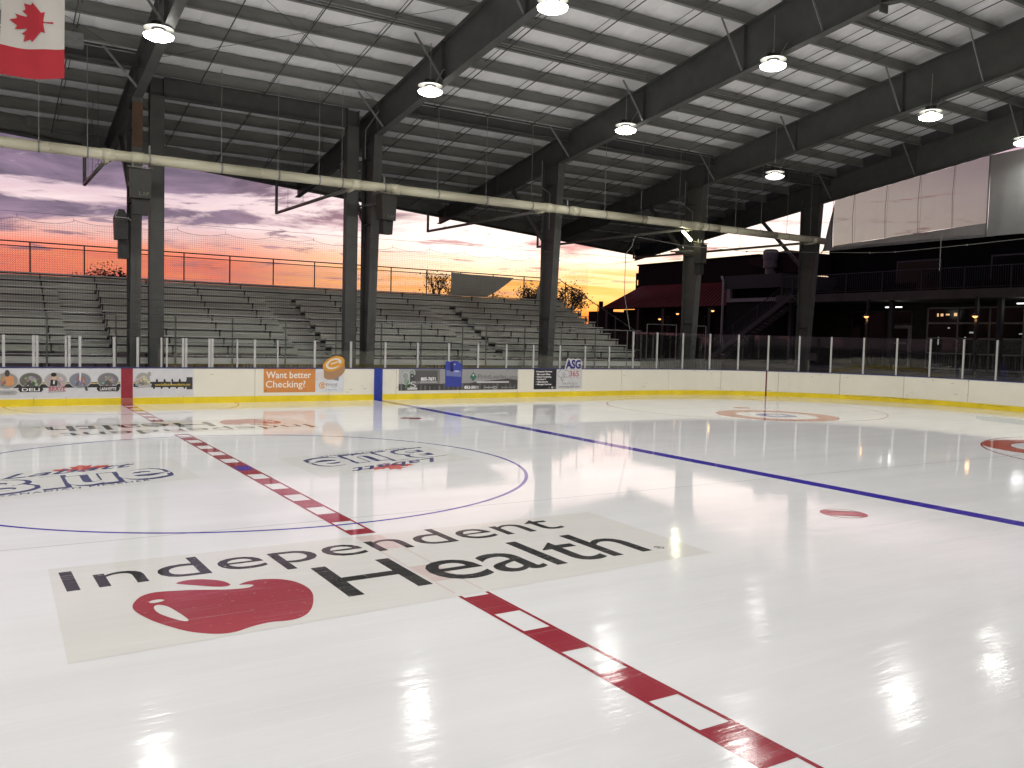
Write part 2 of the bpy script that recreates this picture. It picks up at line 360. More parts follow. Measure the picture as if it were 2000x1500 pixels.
# centre line: two red rails and red blocks between them
for y0, y1 in ((-12.68, -7.49), (-5.09, 5.0), (7.3, 12.68)):
    for sx in (-1, 1):
        rect(min(sx*.152, sx*.118), max(sx*.152, sx*.118), y0, y1, Z2, 'red_rail', IRED, ice)
reds = [(-.66, .66)]
for i in range(13):
    a = .66+.935*i+.44; reds += [(a, a+.495), (-a-.495, -a)]
for a, b in reds:
    for q0, q1 in ((-12.68, -7.49), (-5.09, 5.0), (7.3, 12.68)):
        a2, b2 = max(a, q0), min(b, q1)
        if b2-a2 > .05: rect(-.1175, .1175, a2, b2, Z2, 'red_block', IRED, ice)
rect(-.1175, .1175, -.21, .21, Z3, 'blue_block', IBLUE, ice)
for sx in (-1, 1):
    rect(sx*7.70-.15, sx*7.70+.15, -12.68, 12.68, Z2, 'blue_line', IBLUE, ice)
    ex = math.sqrt(max(0, 1)); yg = HW-CR+math.sqrt(CR**2-(24.45-(HL-CR))**2)-.05
    rect(sx*24.45-.025, sx*24.45+.025, -yg, yg, Z1+.0002, 'goal_line', IREDF, ice)
    ring(sx*24.45, 0, 0, 1.83, Z1, 'crease', ICREA, ice, PI/2 if sx > 0 else -PI/2, 3*PI/2 if sx > 0 else PI/2, 48)
    for sy in (-1, 1):
        ring(sx*18.47, sy*6.76, 4.545, 4.595, Z1, 'faceoff_circle', IREDF, ice)
        ring(sx*17.32, sy*4.25, 1.22, 1.83, Z2, 'house_ring', IHRED, ice); ring(sx*17.32, sy*4.25, .28, .61, Z2, 'house_ring', IHBLU, ice)
        ring(sx*18.47, sy*6.76, 0, .30, Z2, 'faceoff_dot', IHRED, ice, n=48)
        dd = ring(sx*6.1, sy*6.7, 0, .30, Z2, 'faceoff_dot', IAPP if sy < 0 else IRED, ice, n=64)
        for q in (-1, 1):   # the two slim white slits either side of the bar
            sp = []
            for i in range(13):
                t = -1.0+2.0*i/12
                sp.append((sx*6.1+t*.23, sy*6.7+q*(.27*math.cos(t*.95))))
            sp2 = [(p[0], sy*6.7+q*.175) for p in sp[::-1]]
            rot = [(sx*6.1+(a-sx*6.1)*.77+(b-sy*6.7)*.64, sy*6.7-(a-sx*6.1)*.64+(b-sy*6.7)*.77) for a, b in sp+sp2]
            flat(rot, Z3, 'dot_slit', IWHT, ice)
ring(0, 0, 4.53, 4.585, Z2+.0001, 'center_circle', IBLUE, ice, n=200)
ring(0, HW, 3.02, 3.06, Z1, 'referee_crease', IREDF, ice, PI, 2*PI, 96)
for sy in (-1, 1): rect(-HL+3, HL-3, sy*4.25-.008, sy*4.25+.008, Z1-.0002, 'pebble_line', IGREY, ice)

# health-insurer emblem under the ice: grey film, lettering, apple
APB = [(-2.59, -6.64), (-2.55, -6.51), (-2.48, -6.38), (-2.37, -6.32), (-2.22, -6.36), (-2.05, -6.41), (-1.88, -6.5), (-1.74, -6.54), (-1.64, -6.55), (-1.575, -6.49), (-1.62, -6.45), (-1.70, -6.43), (-1.68, -6.4), (-1.58, -6.34), (-1.46, -6.34), (-1.32, -6.41), (-1.23, -6.54), (-1.19, -6.74), (-1.2, -6.9), (-1.24, -7.06), (-1.33, -7.3), (-1.42, -7.45), (-1.52, -7.53), (-1.62, -7.54), (-1.71, -7.51), (-1.81, -7.52), (-1.92, -7.56), (-2.01, -7.61), (-2.11, -7.61), (-2.2, -7.56), (-2.31, -7.46), (-2.4, -7.31), (-2.5, -7.1), (-2.56, -6.91), (-2.59, -6.77)]
APL = [(-2.18, -6.14), (-2.09, -6.08), (-1.97, -6.09), (-1.85, -6.17), (-1.78, -6.26), (-1.75, -6.4), (-1.81, -6.43), (-1.9, -6.39), (-2.01, -6.29), (-2.12, -6.2)]
AH1 = [(-2.46, -6.59), (-2.43, -6.555), (-2.38, -6.545), (-2.33, -6.58), (-2.35, -6.61), (-2.39, -6.63), (-2.44, -6.63)]
AH2 = [(-2.45, -6.78), (-2.435, -6.71), (-2.40, -6.69), (-2.35, -6.75), (-2.32, -6.86), (-2.285, -7.03), (-2.265, -7.16), (-2.27, -7.21), (-2.31, -7.19), (-2.38, -7.06), (-2.44, -6.91)]
def smooth_poly(p, it=2):
    for _ in range(it):
        q = []
        for a, b in zip(p, p[1:]+p[:1]):
            q += [(a[0]*.75+b[0]*.25, a[1]*.75+b[1]*.25), (a[0]*.25+b[0]*.75, a[1]*.25+b[1]*.75)]
        p = q
    return p
for T in (lambda x, y: (x, y), lambda x, y: (-x+.06, -y+.12)):
    def tr(pl): return [T(*p) for p in pl]
    flat(tr([(-3.13, -7.72), (2.96, -7.45), (3.03, -5.18), (-3.09, -5.17)]), Z3-.00025, 'emblem_film', IFILM, ice)
    flat(tr([(-.15, -5.82), (.15, -5.82), (.15, -5.19), (-.15, -5.19)]), Z3, 'covered_paint', IPINK, ice)
    flat(tr([(-.15, -7.1), (.15, -7.1), (.15, -6.55), (-.15, -6.55)]), Z3, 'covered_paint', IPINK, ice)
    for q in (-.135, .135):
        flat(tr([(q-.012, -7.5), (q+.012, -7.5), (q+.012, -5.19), (q-.012, -5.19)]), Z3+.0002, 'covered_rail', ice_mat('ice_faint_pink', (.68, .60, .57)), ice)
    text_obj('Independent', lambda a, b: (*T(-3.0+5.25*a-.02*b, -5.99+.20*a+.72*b*.97), Z4), 'lettering', IBLK, ice, weight=.0, spacing=1.0)
    text_obj('Health', lambda a, b: (*T(-.975+3.42*a, -7.175+.085*a+1.05*b), Z4), 'lettering', IBLK, ice, weight=.004, spacing=.98)
    text_obj('®', lambda a, b: (*T(2.54+.11*a, -7.09+.12*b), Z4), 'lettering', IBLK, ice)
    for pl, zz_, mm in ((APB, Z4, IAPP), (APL, Z4, IAPP), (AH1, Z5, IFILM), (AH2, Z5, IFILM)):
        flat(tr(smooth_poly(pl)), zz_, 'apple_shape', mm, ice)
# beer emblems inside the centre circle
_mp = [(-90, 2030), (-45, 1167), (-80, 1095), (-156, 1069), (-1015, 1220), (-899, 900), (-919, 827), (-1860, 65), (-1648, -34), (-1614, -113), (-1800, -685), (-1258, -570), (-1185, -608), (-1080, -855), (-657, -401), (-546, -458), (-750, -1510), (-423, -1321), (-332, -1348), (0, -2000)]
MAPLE = [(x/2000, -y/2000) for x, y in _mp]+[(-x/2000, -y/2000) for x, y in _mp[-2::-1]]
IFILM2 = ice_mat('ice_film2', (.755, .75, .73), 0, .03)
for T in (lambda x, y: (x, y), lambda x, y: (-x+.02, -y+.16)):
    B0x, B0y, K = -3.80, -1.07, .30
    def L(s_, t_): return T(B0x+s_, B0y+K*s_+t_)
    def L3(z): return lambda f: (lambda a, b: (*L(*f(a, b)), z))
    flat([L(-.15, -.5), L(3.0, -.5), L(3.0, 1.75), L(-.15, 1.75)], Z1, 'emblem_film', IFILM2, ice)
    shapes = [('B', .02, .84, .0, 1.36), ('l', .90, 1.20, .0, 1.30), ('u', 1.25, 1.90, -.0, 1.60), ('e', 1.95, 2.64, .0, 1.60)]
    for qi, (ch, a0, a1, t0, hh) in enumerate(shapes):
        for wgt, zz_, mm, ex in ((.06, Z3, INAVY, .03), (.018, Z4, IFILM2, 0)):
            text_obj(ch, L3(zz_+.00008*qi)(lambda a, b, a0=a0, a1=a1, t0=t0, hh=hh, ex=ex: (a0-ex+(a1-a0+2*ex)*a+(.045 if ex else 0), t0+hh*.80*b-(.04 if ex else 0))), 'lettering', mm, ice, weight=wgt)
    text_obj('CANADIAN PILSENER', L3(Z4)(lambda a, b: (.36+1.95*a, -.26+.12*b)), 'lettering', INAVY, ice, weight=.01, spacing=1.25)
    flat([L(1.55+x*.47, 1.50+y*.36) for x, y in MAPLE], Z3, 'maple_leaf', IORG, ice)
    text_obj('Labatt', L3(Z4)(lambda a, b: (.44+1.9*a, 1.16+.06*a+.40*b)), 'lettering', INAVY, ice, weight=.012, shear=.45)

# ================================================================== PAVILION (steel frames, purlins, roof)
pav = thing('rink_pavilion', 'open-sided grey steel pavilion with tapered frames and white-lined roof over the rink', 'building', (0, 0, 0))
FX = [.45+7.63*k for k in range(-3, 5)]
ztop = lambda y: 9.95+(14-abs(y))*.167
def zbot(y):
    a = abs(y)
    return 9.0+(13.9-a)*.127 if a <= 13.9 else 8.86-.15*(a-14.6)
eave = lambda x: max(16.5, 20.9+.2193*x)
def ibeam(mb, prof_b, prof_t, x, fw=.28, tw=.014, ft=.02, sy=1):
    """I-girder in the plane x=const; prof_* lists of (y,z) for bottom and top flange"""
    poly = [(x-tw/2, sy*y, z) for y, z in prof_b]+[(x-tw/2, sy*y, z) for y, z in prof_t[::-1]]
    mb.prism(poly, (tw, 0, 0))
    for pr, s_ in ((prof_b, -1), (prof_t, 1)):
        for (ya, za), (yb_, zb_) in zip(pr, pr[1:]):
            mb.prism([(x-fw/2, sy*ya, za), (x+fw/2, sy*ya, za), (x+fw/2, sy*ya, za+s_*ft), (x-fw/2, sy*ya, za+s_*ft)], (0, sy*(yb_-ya), zb_-za))
for k, fx in enumerate(FX):
    for sy in (1, -1):
        ye = eave(fx) if sy > 0 else 18.0
        if sy < 0 and k in (): continue
        ys = [15.0, 13.9, 10.5, 7, 3.5, 0.0]
        m_ = MB(); ibeam(m_, [(y, zbot(y) if y < 14 else 8.86) for y in ys], [(y, ztop(y)) for y in ys], fx, .26, sy=sy)
        for yy in (13.9, 9.05, 4.55):   # web stiffeners
            m_.box(fx-.12, fx+.12, sy*yy-.006, sy*yy+.006, zbot(yy), ztop(yy))
        m_.build('girder', STEELD, pav)
        m_ = MB(); m_.box(fx-.15, fx+.15, -.02*1, .02, 10.55, 12.25)
        if sy > 0: m_.build('ridge_splice', STEELD, pav)
        # cantilever over the stand
        m_ = MB(); ys = [ye+.02, 18.0, 15.0] if ye > 18.1 else [ye+.02, 15.0]
        ibeam(m_, [(y, 8.80+(ztop(ye)-.55-8.80)*(y-15)/(ye-15)) for y in ys], [(y, ztop(y)) for y in ys], fx, .22, sy=sy); m_.build('cantilever_beam', STEELD, pav)
        # tapered column
        m_ = MB(); poly = [(fx-.01, sy*14.42, 0), (fx-.01, sy*14.95, 0), (fx-.01, sy*15.0, 8.9), (fx-.01, sy*13.9, 9.0)]
        m_.prism(poly, (.02, 0, 0))
        for (ya, za), (yb_, zb_) in (((14.42, 0), (13.9, 9.0)), ((14.95, 0), (15.0, 9.3))):
            m_.prism([(fx-.15, sy*ya, za), (fx+.15, sy*ya, za), (fx+.15, sy*ya+sy*.02, za), (fx-.15, sy*ya+sy*.02, za)], (0, sy*(yb_-ya), zb_-za))
        m_.box(fx-.2, fx+.2, sy*14.7-.35, sy*14.7+.35, -.01, .03)
        for zz_ in (3.0, 6.0, 8.2): m_.box(fx-.13, fx+.13, sy*14.7-.28, sy*14.7+.28, zz_-.006, zz_+.006)
        m_.build('column', STEEL, pav)
        # knee brace out to the cantilever
        yb_ = min(17.6, ye-.8)
        m_ = MB(); m_.bar((fx, sy*15.0, 6.05), (fx, sy*yb_, zbot(yb_)+.1), .14, .14, (1, 0, 0)); m_.build('knee_brace', STEELD, pav)
        # flange braces from purlin to bottom flange
        for yk in (13.3, 9.03, 4.6, 1.75):
            m_ = MB(); m_.bar((fx-.1, sy*yk, zbot(yk)+.04), (fx-1.0, sy*yk, ztop(yk)+.06), .065, .02, (0, 1, 0)); m_.build('flange_brace', GALV, pav)
# rust-stained stretch of the first column's face
m_ = MB(); fx = FX[3]
m_.prism([(fx-.15, 14.42-.52*7.55/9-.004, 7.55), (fx+.15, 14.42-.52*7.55/9-.004, 7.55), (fx+.15, 14.42-.52*8.85/9-.004, 8.85), (fx-.15, 14.42-.52*8.85/9-.004, 8.85)], (0, .003, 0))
o = m_.build('rust_patch', RUSTY, pav)
# portal bracing frame in one bay: two straight columns and a deep beam
for px in (1.10, 7.42):
    m_ = MB()
    m_.box(px-.20, px+.20, 14.69, 14.71, 0, 9.85)
    for q in (-.2, .2): m_.box(px+q-.01, px+q+.01, 14.55, 14.85, 0, 9.85)
    m_.box(px-.19, px+.19, 14.56, 14.688, 0, 9.3); m_.build('portal_column', STEEL, pav)
m_ = MB(); m_.box(1.3, 7.22, 14.69, 14.71, 9.30, 9.86); m_.box(1.3, 7.22, 14.55, 14.85, 9.86, 9.88); m_.box(1.3, 7.22, 14.55, 14.85, 9.28, 9.30); m_.build('portal_beam', STEELD, pav)
# purlins: bay by bay
PY = [.30+1.42*i for i in range(20)]
def purlin(x0, x1, y, name='purlin'):
    zt = ztop(y); L_ = x1-x0; key = round(L_, 2)
    sg = 1 if y > 0 else -1
    if key not in purl:
        m2 = MB(); m2.box(0, L_, -.004, .004, 0, .40); m2.box(0, L_, -.09, .004, 0, .008); m2.box(0, L_, -.004, .09, .392, .40); m2.box(0, L_, -.07, -.064, 0, .025)
        me = m2.mesh('purlin'); me.materials.append(PURL); purl[key] = me
    o = link(name, purl[key], pav, (x0, y, zt+.021)); o.rotation_euler = (-sg*math.atan(.167), 0, 0)
    return o
purl = {}
for k in range(len(FX)-1):
    for i, y in enumerate(PY):
        x0, x1 = FX[k], FX[k+1]
        if y < eave(x1)-.2:
            xs = max(x0, (y+.25-20.9)/.2193) if y > eave(x0)-.2 else x0
            if x1-xs > .4: purlin(xs, x1, y)
        if y < 17.8: purlin(x0, x1, -y)
for k in range(len(FX)-1):     # deep strut along the column line with a conduit on it
    ys_ = 13.45; z0_ = ztop(ys_)-.28
    if k == 3: continue
    m_ = MB(); m_.box(FX[k]+.02, FX[k+1]-.02, ys_-.006, ys_+.006, z0_, z0_+.42); m_.box(FX[k]+.02, FX[k+1]-.02, ys_-.09, ys_+.09, z0_-.012, z0_); m_.build('column_strut', STEELD, pav)
    MB().tube((FX[k]+.1, ys_-.1, z0_+.32), (FX[k+1]-.1, ys_-.1, z0_+.32), .014, n=6).build('conduit_run', GALV, pav)
# eave beam + fascia following the flared edge
for k in range(len(FX)-1):
    a, b = FX[k], FX[k+1]+(.18 if k == len(FX)-2 else 0); ya, yb_ = eave(a), eave(b)
    m_ = MB()
    poly = [(a, ya, ztop(ya)-.25), (a, ya+.05, ztop(ya)-.25), (a, ya+.05, ztop(ya)+.54), (a, ya, ztop(ya)+.54)]
    q = [(b, yb_, ztop(yb_)-.25), (b, yb_+.05, ztop(yb_)-.25), (b, yb_+.05, ztop(yb_)+.54), (b, yb_, ztop(yb_)+.54)]
    m_.v = poly+q; m_.f = [(0, 1, 2, 3), (4, 5, 6, 7), (0, 1, 5, 4), (1, 2, 6, 5), (2, 3, 7, 6), (3, 0, 4, 7)]
    m_.build('eave_fascia', PURL, pav)
    m_ = MB(); m_.tube((a, ya-.12, ztop(ya)-.2), (b, yb_-.12, ztop(yb_)-.2), .06, n=8); m_.build('gutter_pipe', STEELD, pav)
m_ = MB(); m_.box(FX[0], FX[-1], -18.05, -18.0, ztop(18)-.4, ztop(18)+.32); m_.build('eave_fascia', STEELD, pav)
# roof lining sheets between frames: six insulation strips per bay, softly quilted over the purlins
for k in range(len(FX)-1):
    for sg in (1, -1):
        for q in range(6):
            v = []; f = []; nx, ny = 7, 76
            x0 = FX[k]+7.63*q/6; x1 = FX[k]+7.63*(q+1)/6
            ph = random.random()*6
            for j in range(ny+1):
                for i in range(nx+1):
                    x = x0+(x1-x0)*i/nx; ym = (eave(x) if sg > 0 else 18.0)-.02
                    y = ym*j/ny
                    t = i/nx; sag = -.035*math.sin(PI*t)**.6*(0.6+.4*math.sin(y*2*PI/1.42+.6+ph*.1))
                    sag += -.03*math.exp(-((t-.12)/.07)**2)*(1 if 0 < j < ny else 0)
                    v.append((x, sg*y, ztop(y)+.47+sag))
            for j in range(ny):
                for i in range(nx):
                    a = j*(nx+1)+i; f.append((a, a+1, a+nx+2, a+nx+1))
            me = bpy.data.meshes.new('roof_lining'); me.from_pydata(v, [], f); me.update(); me.materials.append(INSUL)
            for p in me.polygons: p.use_smooth = True
            link('roof_lining', me, pav)
    # metal roof skin above
for sg in (1, -1):
    v = []
    for x in FX: v += [(x, 0, 12.29+.58), (x, sg*(eave(x) if sg > 0 else 18.0), ztop(eave(x) if sg > 0 else 18.0)+.54)]
    f = [(2*i, 2*i+2, 2*i+3, 2*i+1) for i in range(len(FX)-1)]
    me = bpy.data.meshes.new('roof_skin'); me.from_pydata(v, [], f); me.materials.append(STEELD); link('roof_skin', me, pav)
for gx_ in (FX[0]-.16, FX[-1]+.14):
    for sg in (1, -1):
        ye = eave(gx_) if sg > 0 else 18.0
        MB().prism([(gx_, 0, ztop(0)-.02), (gx_, sg*ye, ztop(ye)-.02), (gx_, sg*ye, ztop(ye)+.56), (gx_, 0, ztop(0)+.58)], (.03, 0, 0)).build('rake_trim', STEELD, pav)
# sag rods: dark lines under the purlins, thinner pair above
for k in range(1, len(FX)-1):
    for off in (1.9, 3.9, 5.8):
        x = FX[k]+off; ye = eave(x)-.2
        m_ = MB(); m_.tube((x, .2, ztop(.2)+.0), (x, ye, ztop(ye)+.0), .018, n=5); m_.build('sag_rod', STEELD, pav)
        m_ = MB(); m_.tube((x+.16, .2, ztop(.2)+.34), (x+.16, ye, ztop(ye)+.34), .012, n=5); m_.build('sag_rod', STEELD, pav)
# thin cross bracing cables
for k in (2, 3):
    for (ya, yb_) in ((13.9, 7), (7, 13.9), (.3, 7), (7, .3)):
        m_ = MB(); m_.tube((FX[k]+.1, ya, ztop(ya)+.1), (FX[k+1]-.1, yb_, ztop(yb_)+.1), .008, n=5); m_.build('bracing_cable', STEELD, pav)
# electrical conduit runs along three purlins
for k in range(2, len(FX)-1):
    for yc in (PY[6], PY[2]):
        m_ = MB()
        for q in range(3): m_.tube((FX[k]+.1, yc-.03-.01*q, ztop(yc)+.05+.07*q), (FX[k+1]-.25, yc-.03-.01*q, ztop(yc)+.05+.07*q), .014, n=6)
        m_.build('conduit_run', GALV, pav)
m_ = MB(); m_.box(-1.75, -1.1, PY[9]-.45, PY[9]-.2, ztop(PY[9])-.32, ztop(PY[9])+.05); m_.build('junction_box', GALV, pav)
for fx, pts_ in ((FX[4], [(FX[4]-.3, 13.2, 9.6), (FX[4]-.28, 14.4, 9.2), (FX[4]-.28, 14.4, 8.2)]), (FX[5], [(FX[5]-.25, 14.9, 9.2), (FX[5]-.25, 14.9, 8.15), (FX[5]-.05, 14.6, 7.9), (FX[5]-.05, 14.6, 6.5)]), (FX[6], [(FX[6]-.25, 14.9, 9.3), (FX[6]-.25, 14.9, 8.2), (FX[6]-.05, 14.6, 7.9), (FX[6]-.05, 14.6, 6.5)])):
    m_ = MB().path(pts_, .018); m_.build('conduit_run', GALV, pav)

# ------------------------------------------------------------------ high-bay lamps
LENS = emis('lit_lamp_lens', (1.0, .97, .88), 26); LENSD = emis('dim_lamp_lens', (1.0, .97, .90), 1.5)
FIN = mat('lamp_heat_sink', (.10, .10, .095), .4, .5, .1); LRIM = mat('lamp_rim', (.45, .45, .42), .3, .6)
PW = 66.0
def make_lamp():
    t = thing('high_bay_lamp', 'lit high-bay lamp', 'lamp')
    me = MB().lathe((0, 0, 0), [(0, -.06), (.12, -.055), (.25, -.025), (.34, .02), (.35, .06)], 28).build('lens', LENS, t, True)
    MB().lathe((0, 0, 0), [(.35, .06), (.36, .07), (.30, .10), (.14, .17), (.10, .20)], 28).build('reflector', emis('glowing_reflector', (1, .97, .88), 6.5), t, True)
    m_ = MB().lathe((0, 0, 0), [(.09, .18), (.09, .40), (0, .40)], 16)
    for i in range(14):
        a = 2*PI*i/14; m_.bar((.07*math.cos(a), .07*math.sin(a), .30), (.17*math.cos(a), .17*math.sin(a), .30), .008, .2)
    m_.build('heat_sink', FIN, t)
    MB().lathe((0, 0, 0), [(.16, .235), (.36, .225), (.36, .24), (.16, .25)], 24).build('top_plate', LRIM, t)
    MB().tube((0, 0, .38), (0, 0, 1.45), .011, n=6).tube((0, 0, .40), (0, 0, .5), .03, n=8).build('hanger_rod', GALV, t)
    MB().path([(.12, 0, .22), (.2, -.12, .45), (.3, -.2, .68), (.36, -.22, .72)], .011).build('power_cord', LRIM, t)
    return t
proto = make_lamp(); first = True
vis = {(3, 10.05): 'brightly lit high-bay lamp on the girder right of the maple-leaf flag', (4, 10.05): 'lit high-bay lamp hanging above the column marked by the blue board stripe',
       (5, 10.05): 'small lit high-bay lamp under the middle girder, above the dark advert on the boards', (6, 10.05): 'dim high-bay lamp with a white disc, lowest and farthest of the hanging lamps',
       (4, 3.5): 'lit high-bay lamp cut by the top edge of the photo, centre', (5, 3.5): 'lit high-bay lamp on the girder at upper right with a wire rope beside it',
       (6, 3.5): 'lit high-bay lamp at the far right above the grey curtain'}
lampD = None
for k, fx in enumerate(FX):
    for y in (10.05, 3.5, -3.5, -10.05):
        if k == 7 and y == 10.05: continue
        o = proto if first else copy_tree(proto); first = False
        zl = {10.05: 9.50, 3.5: 10.02, -3.5: 10.02, -10.05: 9.50}[y]
        if k == 6 and y == 10.05: zl = 8.80
        if k == 6 and y == 3.5: zl = 9.85
        if k == 3 and y == 10.05: zl = 9.62
        xl = fx-.41; y0_ = y
        if k == 7: xl = fx-.9
        spots = {(3, 10.05): (.24, 9.2, 9.35), (4, 10.05): (7.69, 9.2, 9.25), (5, 10.05): (15.36, 9.62, 9.33), (6, 10.05): (23.0, 9.77, 8.68),
                 (4, 3.5): (7.69, 2.9, 9.75), (5, 3.5): (15.36, 3.19, 9.91), (6, 3.5): (23.0, 3.32, 9.70), (7, 3.5): (30.2, 4.1, 10.0)}
        if (k, y) in spots: xl, y, zl = spots[(k, y)]
        else: zl -= .2
        o.location = (xl, y, zl)
        if (k, y0_) == (7, 3.5): vis[(k, y0_)] = 'lit high-bay lamp cut by the right edge of the photo'
        o['label'] = vis.get((k, y0_), 'high-bay lamp hanging under the roof outside the view, towards the near end or near side'); o['group'] = 'high-bay lamps under the pavilion roof'
        dim = (k == 6 and y0_ == 10.05)
        if dim:
            ln = [c for c in o.children if c.name.startswith('lens')][0]; ln.data = ln.data.copy(); ln.data.materials[0] = LENSD
            hr = [c for c in o.children if c.name.startswith('hanger')][0]; hr.scale = (1, 1, 1.5)
        la = bpy.data.lights.new('lamp_light', 'AREA'); la.shape = 'DISK'; la.size = .56; la.energy = 6 if dim else (PW*.2 if k == 7 else PW); la.color = (1, .985, .955); la.spread = math.radians(150)
        lo = bpy.data.objects.new('lamp_light', la); C.objects.link(lo); lo.parent = o; lo.location = (0, 0, -.06)

# ------------------------------------------------------------------ drain pipe along the columns
pipe = thing('drain_pipe', 'long cream plastic drain pipe hung on rods across the columns', 'pipe')
py_, pz_ = 13.3, 7.10
xs = [-14, -11.1, -8.0, -4.9, -1.9, .35, 3.9, 7.2, 8.35, 12.0, 15.0, 16.0, 19.5, 22.6, 23.6, 27.2, 30.5]
for a, b in zip(xs, xs[1:]): MB().tube((a, py_, pz_), (b, py_, pz_), .155, n=20).build('pipe_length', PVC, pipe, True)
for a in (-7.98, -.42, .36, 7.02, 8.42, 14.7, 15.95, 22.3, 29.8): MB().tube((a-.16, py_, pz_), (a+.16, py_, pz_), .172, n=20).build('coupling', PVC, pipe, True)
xh = [-9.6, -7.7, -5.8, -4.2, -2.15, -.95, .68, 2.72, 4.45, 5.78, 6.55, 8.05, 10.05, 12.0, 13.95, 15.6, 17.4, 19.25, 21.3, 22.9, 24.6, 26.2, 27.9, 29.5]
for x in xh:
    colm = any(abs(x-c) < .4 for c in FX)
    ztp = ztop(py_)+.0 if not colm else 7.5
    m_ = MB(); m_.tube((x, py_, pz_+.17), (x, py_, ztp), .009 if not colm else .03, n=6); m_.build('hanger_rod', GALV, pipe)
    m_ = MB(); m_.lathe((0, 0, 0), [(.165, -.025), (.168, -.025), (.168, .025), (.165, .025)], 20)
    m_.v = [(x+c, py_+a, pz_+b) for a, b, c in m_.v]; m_.build('clamp', GALV, pipe, True)
for bx, ye in ((-.44, 19.4), (6.95, 21.9), (14.5, 23.1), (22.1, 25.2), (29.7, 26.3)):
    zt = ztop(ye)-.3
    MB().tube((bx, py_, pz_-.12), (bx, ye, 7.08), .06, n=12).build('branch_pipe', PVCG, pipe, True)
    MB().tube((bx, py_, pz_-.12), (bx, py_+.45, pz_-.14), .085, n=12).build('wye_fitting', PVC, pipe, True)
    MB().tube((bx, ye, 7.04), (bx, ye, zt+.1), .06, n=12).build('riser_pipe', PVCG, pipe, True)
    for q in (.35, .6, .82):
        y = py_+(ye-py_)*q; MB().tube((bx, y, 7.1), (bx, y, ztop(y)), .007, n=5).build('hanger_rod', STEELD, pipe)
        m_ = MB(); m_.path([(bx-.08, y, 7.05), (bx-.06, y, 7.14), (bx, y, 7.17), (bx+.06, y, 7.14), (bx+.08, y, 7.05)], .007, 5); m_.build('clamp', STEELD, pipe)

# ------------------------------------------------------------------ loudspeakers on the columns
def speaker(loc, rz, label, sc=1.0):
    t = thing('loudspeaker', label, 'speaker', loc, rz, 'box loudspeakers on the columns')
    MB().prism([(-.27, -.18, -.42), (.27, -.18, -.42), (.30, -.18, .42), (-.30, -.18, .42)], (0, .34, 0)).build('cabinet', BLKL, t)
    MB().prism([(-.34, -.24, .43), (.33, -.24, .43), (.29, .18, .50), (-.29, .18, .50)], (0, 0, .03)).build('rain_hood', SPKT, t)
    MB().prism([(-.18, -.10, -.88), (.20, -.10, -.88), (.23, -.10, -.43), (-.18, -.10, -.43)], (0, .25, 0)).build('lower_cabinet', BLK, t)
    for k2, ch in enumerate('LA'):
        text_obj(ch, lambda a, b, k2=k2: (-.05+.10*k2+.08*a, -.184, -.34+.11*b), 'lettering', SPKT, t, weight=.01)
    text_obj('P', lambda a, b: (.15+.07*a, -.184, -.34+.11*b), 'lettering', SPKT, t, weight=.01)
    for q in (-.2, .1): MB().tube((q, 0, .45), (q, 0, .60), .02, n=6).build('eye_bolt', GALV, t)
    for q in (-.42, .34): MB().box(q*.6, q*.6+.04, .2, 1.3, .1, .16).build('mounting_arm', STEELD, t)
    return t
speaker((.42, 13.2, 6.35), math.radians(-4), 'black box loudspeaker on the column beside the red board stripe')
speaker((8.05, 13.1, 6.42), math.radians(12), 'black box loudspeaker on the column above the blue board stripe')
speaker((23.0, 13.75, 6.0), math.radians(20), 'dark box loudspeaker on the far column by the short tube lamp')
t = thing('horn_speaker', 'dark hexagonal horn speaker low on the first column left side', 'speaker', (.02, 13.9, 5.25))
m_ = MB(); m_.prism([(-.16, 0, -.45), (.16, 0, -.45), (.18, 0, .2), (.06, 0, .42), (-.10, 0, .42), (-.18, 0, .2)], (0, .5, 0)); m_.build('cabinet', BLK, t)
MB().box(-.06, .2, .15, .45, -1.0, -.46).build('lower_cabinet', BLK, t)
MB().path([(-.1, -.01, .42), (-.18, -.01, .2), (-.18, -.01, .18), (.18, -.01, .18), (.25, -.01, .1)], .014).build('bracket', GALV, t)
# short tube lamp under the far braces
t = thing('tube_lamp', 'short bright tube lamp beside the far column brace', 'lamp', (0, 0, 0))
TUBE = emis('lit_tube', (1, .97, .62), 12); TUBEW = emis('lit_tube_white', (.95, 1, 1), 3.0)
MB().tube((22.15, 14.0, 6.98), (22.60, 13.9, 6.55), .06, n=10).build('tube', TUBE, t)
MB().bar((22.13, 14.07, 7.06), (22.65, 13.97, 6.58), .12, .05).build('housing', GALV, t)
MB().tube((22.5, 14.05, 6.75), (23.35, 14.9, 7.1), .02).build('bracket', GALV, t)
pl = bpy.data.lights.new('tube_light', 'POINT'); pl.energy = 14; pl.color = (1, .95, .6); pl.shadow_soft_size = .12
plo = bpy.data.objects.new('tube_light', pl); C.objects.link(plo); plo.parent = t; plo.location = (22.2, 13.8, 6.6)

